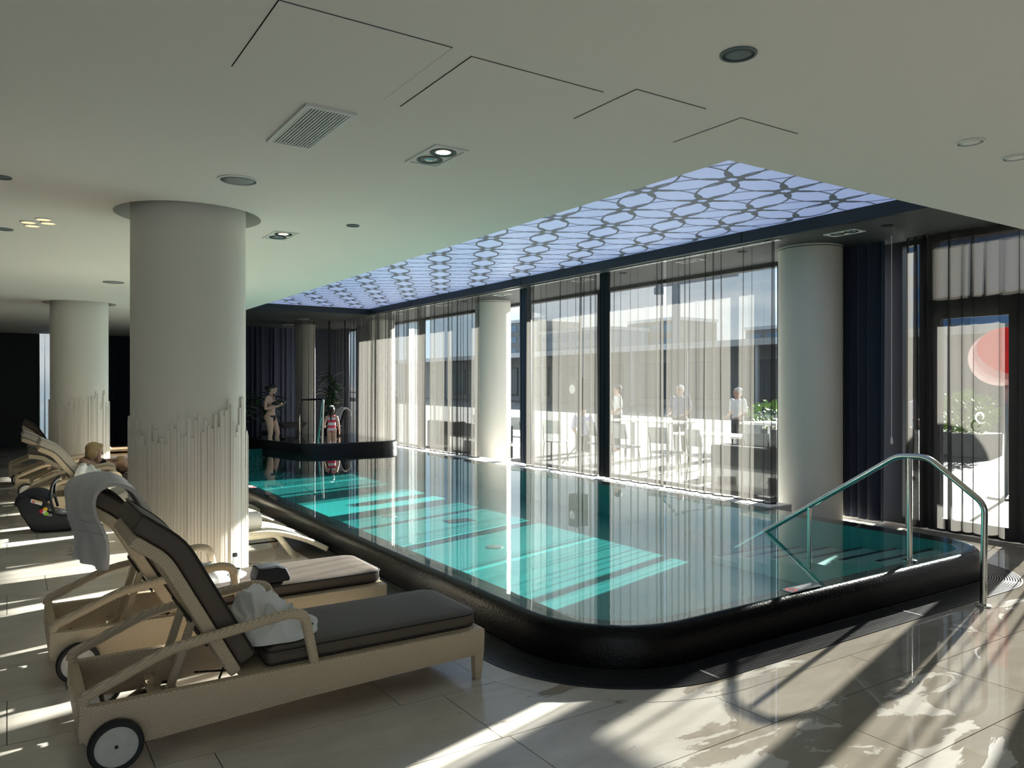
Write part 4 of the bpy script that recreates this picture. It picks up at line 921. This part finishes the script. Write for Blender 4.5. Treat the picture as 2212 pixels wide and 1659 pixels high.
def girl():
    t = thing('person', 'small girl in a pink striped swimsuit seen from behind in the tub', 'person', (6.57, 17.95, .07), R(62))
    hc = (.01, 0, .985)
    pr = headprims(hc, .88, R(5)) + [('c', [(0, 0, .86, .040), (0, 0, .92, .036)]), ('e', (0, 0, .77), (.07, .105, .10)), ('c', [(0, -.095, .835, .034), (0, .095, .835, .034)]), ('e', (.01, 0, .64), (.072, .092, .12)), ('e', (0, 0, .54), (.08, .105, .09)),
        ('c', [(0, -.055, .50, .064), (.01, -.06, .30, .045), (0, -.06, .20, .038), (-.01, -.06, .06, .027), (.07, -.06, .02, .02)]), ('c', [(0, .055, .50, .064), (.01, .06, .30, .045), (0, .06, .20, .038), (-.01, .06, .06, .027), (.07, .06, .02, .02)]),
        ('c', [(0, -.12, .825, .034), (-.005, -.155, .70, .029), (.01, -.17, .60, .026), (.03, -.18, .49, .02)]), ('c', [(0, .12, .825, .034), (.03, .165, .72, .029), (.08, .19, .63, .025), (.14, .20, .60, .02)])]
    pr += hand((.03, -.18, .49), (.15, -.05, -1), (0, -1, 0), (1, 0, 0), .72, .25) + hand((.14, .20, .60), (.9, .1, -.2), (0, 0, 1), (0, -1, 0), .72, .5)
    b = blob('body', pr, 'skin2', t, .0075, 4); face(b, hc, .88, R(5))
    blob('hair', [('e', (-.02, 0, 1.01), (.095, .082, .088)), ('e', (-.05, 0, .93), (.05, .068, .08)), ('c', [(-.085, 0, .93, .03), (-.10, .005, .80, .022), (-.095, .0, .74, .010)])], 'hair_dark', t, .009, 3)
    obj('hair_tie', MB().ell((-.035, .0, 1.09), (.06, .055, .025), 14, 8), 'towel', t, smooth=True)
    sw = blob('swimsuit', [('e', (0, 0, .765), (.078, .112, .105)), ('e', (.008, 0, .64), (.080, .100, .125)), ('e', (0, 0, .535), (.088, .112, .085))], 'striped', t, .008, 3)
    for s in (-1, 1): obj('strap', MB().tube([(-.06, s * .055, .82), (0, s * .065, .872), (.06, s * .055, .82)], .012, 6), 'pink', sw, smooth=True)
girl()

def blonde():
    t = thing('person', 'blonde woman in a dark bikini reclining on a lounger with a baby', 'person', (.28, 12.75, 0))
    hc = (.80, -.06, .725)
    pr = headprims(hc, 1.0, R(14)) + [('c', [(.66, 0, .58, .062), (.72, -.03, .62, .05), (.77, -.05, .66, .048)]),
        ('e', (.72, 0, .53), (.13, .165, .10), (R(30), 'Y')), ('c', [(.66, -.16, .56, .062), (.66, 0, .575, .06), (.66, .16, .56, .062)]), ('e', (.92, 0, .485), (.17, .135, .095), (R(10), 'Y')), ('e', (1.14, 0, .475), (.14, .165, .085)),
        ('e', (.86, -.07, .56), (.07, .065, .06)), ('e', (.86, .07, .56), (.07, .065, .06)),
        ('c', [(1.16, -.095, .48, .092), (1.40, -.13, .55, .078), (1.58, -.14, .60, .058), (1.72, -.13, .50, .052), (1.92, -.12, .43, .034), (1.96, -.12, .49, .026)]), ('c', [(1.16, .095, .48, .092), (1.40, .10, .52, .078), (1.60, .10, .56, .058), (1.76, .10, .48, .052), (1.95, .10, .43, .034), (1.99, .10, .49, .026)]),
        ('c', [(.66, -.195, .56, .052), (.74, -.27, .48, .043), (.84, -.27, .455, .037), (.98, -.20, .47, .032), (1.06, -.15, .485, .025)]), ('c', [(.66, .195, .56, .052), (.80, .25, .53, .043), (.92, .24, .54, .037), (1.05, .14, .56, .032), (1.12, .06, .57, .025)])]
    pr += hand((1.06, -.15, .485), (.8, .5, .1), (0, -.6, .7), (0, .4, .9), 1, .4) + hand((1.12, .06, .57), (.8, -.5, -.2), (0, .6, .7), (.3, -.6, .5), 1, .5)
    b = blob('body', pr, 'skin', t, .009, 4); face(b, hc, 1.0, R(14))
    hb = blob('hair', [('e', (.775, -.06, .765), (.115, .098, .095)), ('e', (.735, -.06, .70), (.075, .098, .105)), ('e', (.75, -.135, .70), (.065, .028, .095)), ('e', (.75, .02, .70), (.065, .028, .095)), ('e', (.86, -.06, .80), (.045, .075, .035))], 'hair_blond', t, .009, 3)
    hb['label'] = 'blonde bob with fringe'
    top = blob('bikini_top', [('e', (.87, -.07, .555), (.07, .068, .06)), ('e', (.87, .07, .555), (.07, .068, .06))], 'black_cloth', t, .009, 2)
    for s in (-1, 1): obj('strap', MB().tube([(.86, s * .07, .61), (.78, s * .08, .645), (.68, s * .07, .645), (.62, s * .06, .58)], .009, 6), 'black_cloth', top, smooth=True)
    obj('bikini_bottom', MB().ell((1.15, 0, .475), (.10, .17, .09), 16, 10), 'black_cloth', t, smooth=True)
    by = thing('person', 'bare baby lying in the arms of the blonde woman', 'person', (.28, 12.75, 0))
    hb2 = (1.13, -.20, .575)
    bb = blob('body', [('e', hb2, (.070, .058, .072)), ('e', (1.155, -.20, .545), (.045, .045, .04)), ('c', [(1.15, -.185, .53, .04), (1.17, -.17, .50, .045)]), ('e', (1.24, -.16, .475), (.10, .075, .07), (R(25), 'Y')), ('e', (1.33, -.15, .45), (.07, .075, .065)),
        ('c', [(1.34, -.20, .46, .042), (1.42, -.23, .50, .036), (1.40, -.24, .43, .028), (1.43, -.25, .41, .02)]), ('c', [(1.34, -.10, .46, .042), (1.43, -.08, .50, .036), (1.44, -.08, .43, .028), (1.47, -.08, .41, .02)]),
        ('c', [(1.18, -.235, .50, .030), (1.25, -.27, .50, .025), (1.29, -.25, .53, .018)]), ('c', [(1.18, -.10, .50, .030), (1.24, -.06, .53, .025), (1.28, -.07, .56, .018)]), ('c', [(1.19, -.20, .575, .008), (1.203, -.20, .565, .010)])] + hand((1.29, -.25, .53), (.7, .4, .5), (0, -.7, .5), (-.4, 0, .8), .45, .6) + hand((1.28, -.07, .56), (.7, -.3, .5), (0, .7, .5), (-.4, 0, .8), .45, .6), 'skin2', by, .007, 3)
    for y in (-.222, -.178): obj('eye', MB().ell((1.193, y, .585), (.005, .007, .005), 8, 6), 'eye', bb, smooth=True)
    obj('fuzz', MB().ell((1.115, -.20, .60), (.066, .057, .052), 14, 10), 'hair_blond', by, smooth=True)
blonde()

def standing(label, loc, rz, shirt, hair='hair_dark', src=[None]):
    t = thing('person', label, 'person', loc, rz, 'people on the terrace outside'); hc = (.02, 0, 1.58)
    if src[0] is None:
        body = headprims(hc, 1.0, R(5)) + [('c', [(0, 0, 1.42, .06), (.01, 0, 1.50, .055)]), ('e', (0, 0, 1.22), (.11, .17, .2)), ('e', (0, 0, .95), (.11, .16, .13))]
        for s in (-1, 1):
            body += [('c', [(0, s * .09, .88, .09), (.02, s * .10, .48, .06), (-.01, s * .10, .08, .04), (.12, s * .11, .03, .035)]), ('c', [(0, s * .20, 1.38, .055), (-.02, s * .25, 1.12, .045), (.14, s * .22, .98, .036), (.22, s * .18, .98, .027)])] + hand((.22, s * .18, .98), (1, -s * .2, 0), (0, 0, 1), (0, -s, 0), 1, .4)
        src[0] = {'body': blob_mesh('body', body, 'skin', .011, 4),
                  'shirt': blob_mesh('shirt', [('e', (0, 0, 1.23), (.125, .19, .22)), ('e', (0, 0, 1.0), (.125, .175, .14))] + [('c', [(0, s * .20, 1.38, .066), (-.02, s * .25, 1.14, .055)]) for s in (-1, 1)], 'white_shirt', .013, 4),
                  'trousers': blob_mesh('trousers', [('e', (0, 0, .92), (.12, .165, .11))] + [('c', [(0, s * .09, .88, .098), (.02, s * .10, .48, .072), (-.01, s * .10, .12, .06)]) for s in (-1, 1)], 'trouser', .013, 4),
                  'hair': blob_mesh('hair', [('e', (-.01, 0, 1.625), (.108, .088, .085)), ('e', (-.05, 0, 1.58), (.06, .08, .085))], 'hair_dark', .012, 3)}
    for k, m_ in (('body', 'skin'), ('shirt', shirt), ('trousers', 'trouser'), ('hair', hair)):
        me = src[0][k]
        if m_ != me.materials[0].name and k in ('shirt', 'hair'): me = me.copy(); me.materials.clear(); me.materials.append(M[m_])
        o = link(k, me, t)
        if k == 'body': face(o, hc, 1.0, R(5))
TZ = -.03
standing('man in a dark blue shirt standing behind the terrace tables', (13.9, 13.6, TZ), R(200), 'blue_shirt', 'hair_grey')
standing('person in a white shirt right of the man in dark blue', (14.6, 12.4, TZ - .06), R(170), 'white_shirt', 'hair_grey')
standing('person in a lavender shirt seen through the third sheer curtain', (12.2, 15.3, TZ - .5), R(250), 'lav_shirt')
standing('person in a white shirt behind the glasses on the second table', (13.0, 14.9, TZ), R(150), 'white_shirt')
standing('person in a lavender shirt seen through the narrow window by the door', (13.6, 7.75, TZ), R(250), 'lav_shirt')

# ---------------------------------------------------------------- plants
def palm(name, label, loc, h, n_stem, seed, spread=.5, leaf='leaf', pot=True, pot_h=.5, leaf_n=11, group='potted plants at the far end'):
    rnd = random.Random(seed); t = thing(name, label, 'plant', loc, 0, group)
    if pot:
        obj('pot', MB().lathe([(.11, 0), (.17, pot_h * .9), (.18, pot_h), (.16, pot_h), (.15, pot_h - .03)], seg=24), 'pot', t, smooth=True, auto=45)
        obj('soil', MB().lathe([(.15, pot_h - .035), (.001, pot_h - .03)], seg=16), 'soil', t)
    for k in range(n_stem):
        a = rnd.uniform(0, 6.28); r = rnd.uniform(.02, .10); hh = h * rnd.uniform(.62, .9)
        top = Vector((r * 1.8 * math.cos(a), r * 1.8 * math.sin(a), hh)); base = Vector((r * math.cos(a), r * math.sin(a), pot_h * .8 if pot else 0))
        obj('stem', MB().tube([base, (base + top) / 2 + Vector((.01, .01, 0)), top], .011, 6), 'stem', t, smooth=True)
        for j in range(leaf_n):
            q = rnd.uniform(.35, 1.0); o_ = base.lerp(top, q); b = rnd.uniform(0, 6.28); L = spread * rnd.uniform(.55, 1.0) * (.7 + .5 * q); up = rnd.uniform(.3, .95); wd = L * rnd.uniform(.075, .12)
            d = Vector((math.cos(b), math.sin(b), 0)); sd_ = Vector((-d.y, d.x, 0)); v = []; K = 7
            for i in range(K + 1):
                s = i / K; c = o_ + d * L * s * .9 + Vector((0, 0, 1)) * L * (up * s - 1.0 * s * s * (.5 + .3 * (1 - up))); w = wd * math.sin(math.pi * (s * .92 + .05)) ** .8
                v += [c - sd_ * w + Vector((0, 0, w * .35)), c, c + sd_ * w + Vector((0, 0, w * .35))]
            f = []
            for i in range(K): f += [(3 * i, 3 * i + 1, 3 * i + 4, 3 * i + 3), (3 * i + 1, 3 * i + 2, 3 * i + 5, 3 * i + 4)]
            obj('leaf', MB().add(v, f), leaf, t, smooth=True)
    return t
palm('potted_palm', 'potted palm with narrow glossy leaves behind the tub and the girl', (7.22, 19.98, 0), 2.15, 6, 4, .46, pot_h=.95, leaf_n=13)
palm('potted_palm', 'dim potted palm right of the woman in the black bikini', (5.85, 20.95, 0), 1.55, 5, 5, .55, pot_h=.45)
palm('potted_palm', 'dark potted palm left of the woman in the black bikini', (5.05, 20.5, 0), 1.65, 4, 6, .55, pot_h=.45)

# dark furniture round the tub
def sling(label, loc, rz, towel=False):
    t = thing('sling_chair', label, 'chair', loc, rz, 'dark chairs round the tub')
    obj('seat', MB().box(-.25, .25, -.27, .27, .34, .38), 'black_cloth', t, bevel=.01)
    obj('backrest', MB().prism([(-.22, .36), (-.42, 1.02), (-.38, 1.03), (-.18, .37)], -.27, .27), 'black_cloth', t, bevel=.01)
    for x in (-.22, .22):
        for y in (-.25, .25): obj('leg', MB().tube([(x, y, .35), (x * 1.15, y, 0)], .012, 6), 'steel', t, smooth=True)
    for y in (-.28, .28): obj('armrest', MB().tube(bent([(-.30, y, .62), (.20, y, .60), (.26, y, .34)], .05), .013, 6), 'steel', t, smooth=True)
    return t
sling('black sling chair with a white towel, behind the girl', (7.02, 19.42, .0), R(165))
tb, tp = ribbon([(7.20, .75), (7.30, 1.0), (7.40, 1.08), (7.50, 1.02), (7.52, .86)], 19.12, 19.55, .02, 5.5, wob=.015)
tag(obj('towel', tb, 'towel', smooth=True, auto=60), 'white towel over the black chair behind the girl', 'towel')
sling('dark chair with chrome arms left of the woman in the bikini', (4.62, 19.55, 0), R(40))
bt2 = thing('side_table', 'low black side table behind the tub by the sunlit column', 'table', (6.15, 19.75, 0))
obj('table_top', MB().prism([(-.22, .58), (-.34, .70), (.34, .70), (.22, .58)], -.25, .25), 'black', bt2)
for x in (-.2, .2):
    for y in (-.18, .18): obj('leg', MB().tube([(x, y, .59), (x * 1.2, y * 1.2, 0)], .012, 6), 'darkmetal', bt2)

# ---------------------------------------------------------------- terrace and city outside
struct(obj('terrace', MB().box(XW + .16, 70, -60, 120, -.3, TZ), 'paving'), 'sunlit paved terrace outside')
struct(obj('ground', MB().box(70, 600, -300, 600, -1.2, -.8), 'paving'), 'ground beyond the terrace')
for k in range(22):
    pass
pv = thing('pavilion', 'long grey low building with flat pale roof edge across the terrace', 'building', (44, 0, 0))
obj('wall', MB().box(0, 8, -30, 95, TZ, 4.3), 'facade', pv); obj('roof', MB().box(-2.2, 9, -32, 97, 4.3, 4.75), 'fascia', pv)
for k in range(22):
    y = -26 + k * 5.4; w = obj('window', MB().box(-.06, .02, y, y + 3.2, .5, 3.4), 'frame', pv); obj('pane', MB().box(-.09, -.05, y + .1, y + 3.1, .6, 3.3), 'pane_dark', w)
for k in range(20): obj('post', MB().box(-2.0, -1.8, -28 + k * 6.2, -27.8 + k * 6.2, TZ, 4.3), 'fascia', pv)
def block(label, x, y0, y1, h, m, nw, nf, d=18):
    t = thing('office_block', label, 'building', (x, 0, -.8), 0, 'city blocks on the skyline')
    obj('walls', MB().box(0, d, y0, y1, 0, h), m, t); obj('parapet', MB().box(-.3, d + .3, y0 - .3, y1 + .3, h, h + 1.0), 'fascia', t)
    wm = MB().box(-.12, .05, 0, 1, 0, 1).mesh('window', 'blueglass'); W = (y1 - y0) / nw; Hh = h / nf
    for i in range(nw):
        for j in range(nf): link('window', wm, t, (0, y0 + W * (i + .15), Hh * (j + .25)), (0, 0, 0), (1, W * .7, Hh * .5))
block('stepped grey block above the roof behind the third sheer curtain', 150, 212, 250, 24, 'facade', 6, 6)
block('low wide grey block beside the stepped block on the skyline', 150, 178, 211, 19, 'facade2', 6, 5)
block('grey block behind the narrow sheer curtain, left of the crane', 170, 168, 190, 22, 'facade', 4, 5)
block('tall blue glass tower seen through the narrow window by the door', 140, 68, 84, 38, 'bluetower', 4, 8)
block('dark block at the right edge above the terrace door', 120, 34, 47, 26, 'facade2', 4, 6)
block('pale block on the skyline over the widest sheer curtain', 180, 118, 150, 18, 'facade', 5, 4)
cn_ = thing('tower_crane', 'distant tower crane over the roofs', 'crane', (160, 158, 0))
obj('mast', MB().box(-.8, .8, -.8, .8, 0, 31), 'crane', cn_); obj('jib', MB().box(-.5, .5, -22, 8, 30, 31), 'crane', cn_); obj('tie', MB().tube([(0, -18, 31), (0, 0, 36), (0, 7, 31)], .25, 6), 'crane', cn_); obj('counterweight', MB().box(-1, 1, 6, 8, 28, 30), 'crane', cn_)
def bush(label, loc, r, seed, n=700):
    rnd = random.Random(seed); t = thing('bush', label, 'bush', loc, 0, 'bushes on the terrace'); v = []; f = []
    obj('planter', MB().prism([(-r[0] * .8, 0), (r[0] * .8, 0), (r[0] * .85, .55), (-r[0] * .85, .55)], -r[1] * .8, r[1] * .8), 'facade', t, bevel=.02)
    for k in range(n):
        d = Vector((rnd.gauss(0, 1), rnd.gauss(0, 1), rnd.gauss(0, 1))).normalized() * rnd.uniform(.6, 1.0); c = Vector((d.x * r[0], d.y * r[1], .55 + r[2] * (.75 + d.z))); a = Vector((rnd.gauss(0, 1), rnd.gauss(0, 1), rnd.gauss(0, 1))).normalized(); b = a.orthogonal().normalized(); L = .09
        i = len(v); v += [c - a * L, c + b * L * .45, c + a * L, c - b * L * .45]; f.append((i, i + 1, i + 2, i + 3))
    o = obj('foliage', MB().add(v, f), 'leaf_bush', t); o['kind'] = 'stuff'
    obj('trunk', MB().tube([(0, 0, .4), (.02, 0, .55 + r[2])], .04, 8), 'stem', t)
bush('bright green bush in a planter beyond the widest sheer curtain', (17.2, 13.0, TZ), (.75, 1.3, .45), 1)
bush('green bush beyond the narrow window by the terrace door', (19.5, 9.6, TZ), (.6, .8, .6), 2)
def bar_table(label, x, y0, y1, z):
    t = thing('bar_table', label, 'table', (x, (y0 + y1) / 2, TZ), 0, 'terrace tables'); h = (y1 - y0) / 2
    obj('table_top', MB().box(-.38, .38, -h, h, z - .04, z), 'white', t, bevel=.006)
    for sx_ in (-.32, .32):
        for sy_ in (-h + .08, h - .08): obj('leg', MB().box(sx_ - .025, sx_ + .025, sy_ - .025, sy_ + .025, 0, z - .04), 'alu', t)
    return t
def glasses(label, cat, x, y0, z, nx, ny, grp, dy=.11):
    me = MB().lathe([(.036, 0), (.034, .004), (.006, .012), (.005, .07), (.03, .10), (.036, .15), (.034, .19)], seg=10, cap=False).mesh('glass', 'glassware', True)
    for i in range(nx):
        for j in range(ny): tag(link('wine_glass', me, None, (x + i * .12, y0 + j * dy, z + TZ)), label, cat, grp)
bar_table('white bar table crowded with glasses by the dark window post', 10.9, 7.2, 8.9, 1.08); glasses('wine glass in the crowded rows on the bar table by the dark window post', 'glass', 10.72, 7.32, 1.08, 3, 14, 'glasses in rows on the bar table')
bar_table('white terrace table with a few glasses, left of the pale gap in the curtains', 11.6, 11.3, 13.2, .95); glasses('wine glass on the terrace table left of the pale curtain gap', 'glass', 11.5, 11.5, .95, 2, 6, 'glasses on the farther terrace table', .26)
bar_table('white terrace table behind the second sheer curtain', 11.3, 9.3, 10.9, .78)
def tchair(label, x, y, rz):
    t = thing('terrace_chair', label, 'chair', (x, y, TZ), rz, 'terrace chairs')
    obj('seat', MB().box(-.22, .22, -.22, .22, .43, .47), 'greyp', t, bevel=.01); obj('backrest', MB().prism([(-.20, .62), (-.27, .92), (-.24, .93), (-.17, .63)], -.22, .22), 'greyp', t, bevel=.008)
    for sx_ in (-.19, .19):
        for sy_ in (-.19, .19): obj('leg', MB().tube([(sx_, sy_, .44), (sx_ * 1.15, sy_ * 1.1, 0)], .013, 6), 'darkmetal', t, smooth=True)
    for sy_ in (-.2, .2): obj('back_post', MB().tube([(-.19, sy_, .45), (-.25, sy_, .92)], .012, 6), 'darkmetal', t, smooth=True)
for k, (x, y, rz) in enumerate(((10.25, 7.2, 0), (10.42, 8.35, .3), (10.4, 9.6, -.2), (10.35, 10.5, .15), (12.2, 10.2, 3.1), (10.6, 11.9, .1), (10.7, 12.8, -.3), (12.3, 8.0, 2.8), (10.3, 13.9, .5), (10.5, 15.6, .2), (10.5, 17.3, -.2))):
    tchair(['terrace chair by the bar table, nearest the dark window post', 'terrace chair by the bar table, second from the window post', 'terrace chair at the second table, nearer end', 'terrace chair at the second table, farther end', 'terrace chair on the far side of the second table', 'terrace chair at the third table, nearer end', 'terrace chair at the third table, farther end', 'terrace chair behind the bar table', 'terrace chair outside near the middle column', 'terrace chair outside the fourth sheer curtain', 'terrace chair outside beside the raised tub'][k], x, y, rz)
for (y0, y1, lab) in ((15.0, 16.6, 'dark planter box outside the fourth sheer curtain'), (17.2, 18.6, 'dark planter box outside beside the tub'), (7.6, 8.6, 'dark planter box outside the widest sheer curtain')):
    t = thing('planter_box', lab, 'planter', (9.68, (y0 + y1) / 2, TZ), 0, 'planter boxes by the windows')
    obj('box', MB().box(-.2, .2, -(y1 - y0) / 2, (y1 - y0) / 2, 0, .75), 'frame', t, bevel=.01); obj('soil', MB().box(-.17, .17, -(y1 - y0) / 2 + .03, (y1 - y0) / 2 - .03, .74, .76), 'soil', t)
ls = thing('shadow_block', 'black box on a pole standing in for a shadow on the third sheer curtain', 'speaker', (10.2, 12.95, TZ))  # dark box added in place of a shadow seen on the curtain
obj('cabinet', MB().box(-.16, .16, -.14, .14, 1.18, 1.86), 'black', ls, bevel=.02); obj('pole', MB().tube([(0, 0, 0), (0, 0, 1.2)], .02, 8), 'black', ls); obj('front_disc', MB().lathe([(.10, -.165), (.05, -.155), (.001, -.15)], (0, 0, 1.62), 16, 'x'), 'greyp', ls)
for k in range(3): obj('leg', MB().tube([(0, 0, .45), (.38 * math.cos(k * 2.1), .38 * math.sin(k * 2.1), .01)], .012, 6), 'black', ls)
rl = thing('lantern', 'large red round lantern with a pale underside outside the terrace door', 'lantern', (12.6, 5.60, TZ))
obj('pale_base', MB().ell((.0, .06, 2.12), (.40, .46, .42), 28, 18), 'film', rl, smooth=True)
obj('red_shell', MB().ell((-.06, -.03, 2.19), (.385, .43, .39), 28, 18), 'lantern_red', rl, smooth=True)
obj('pole', MB().tube([(0, 0, 0), (0, 0, 1.75)], .03, 10), 'alu', rl, smooth=True); obj('foot', MB().lathe([(.25, 0), (.25, .03), (.04, .06)], seg=20), 'alu', rl, smooth=True, auto=40)
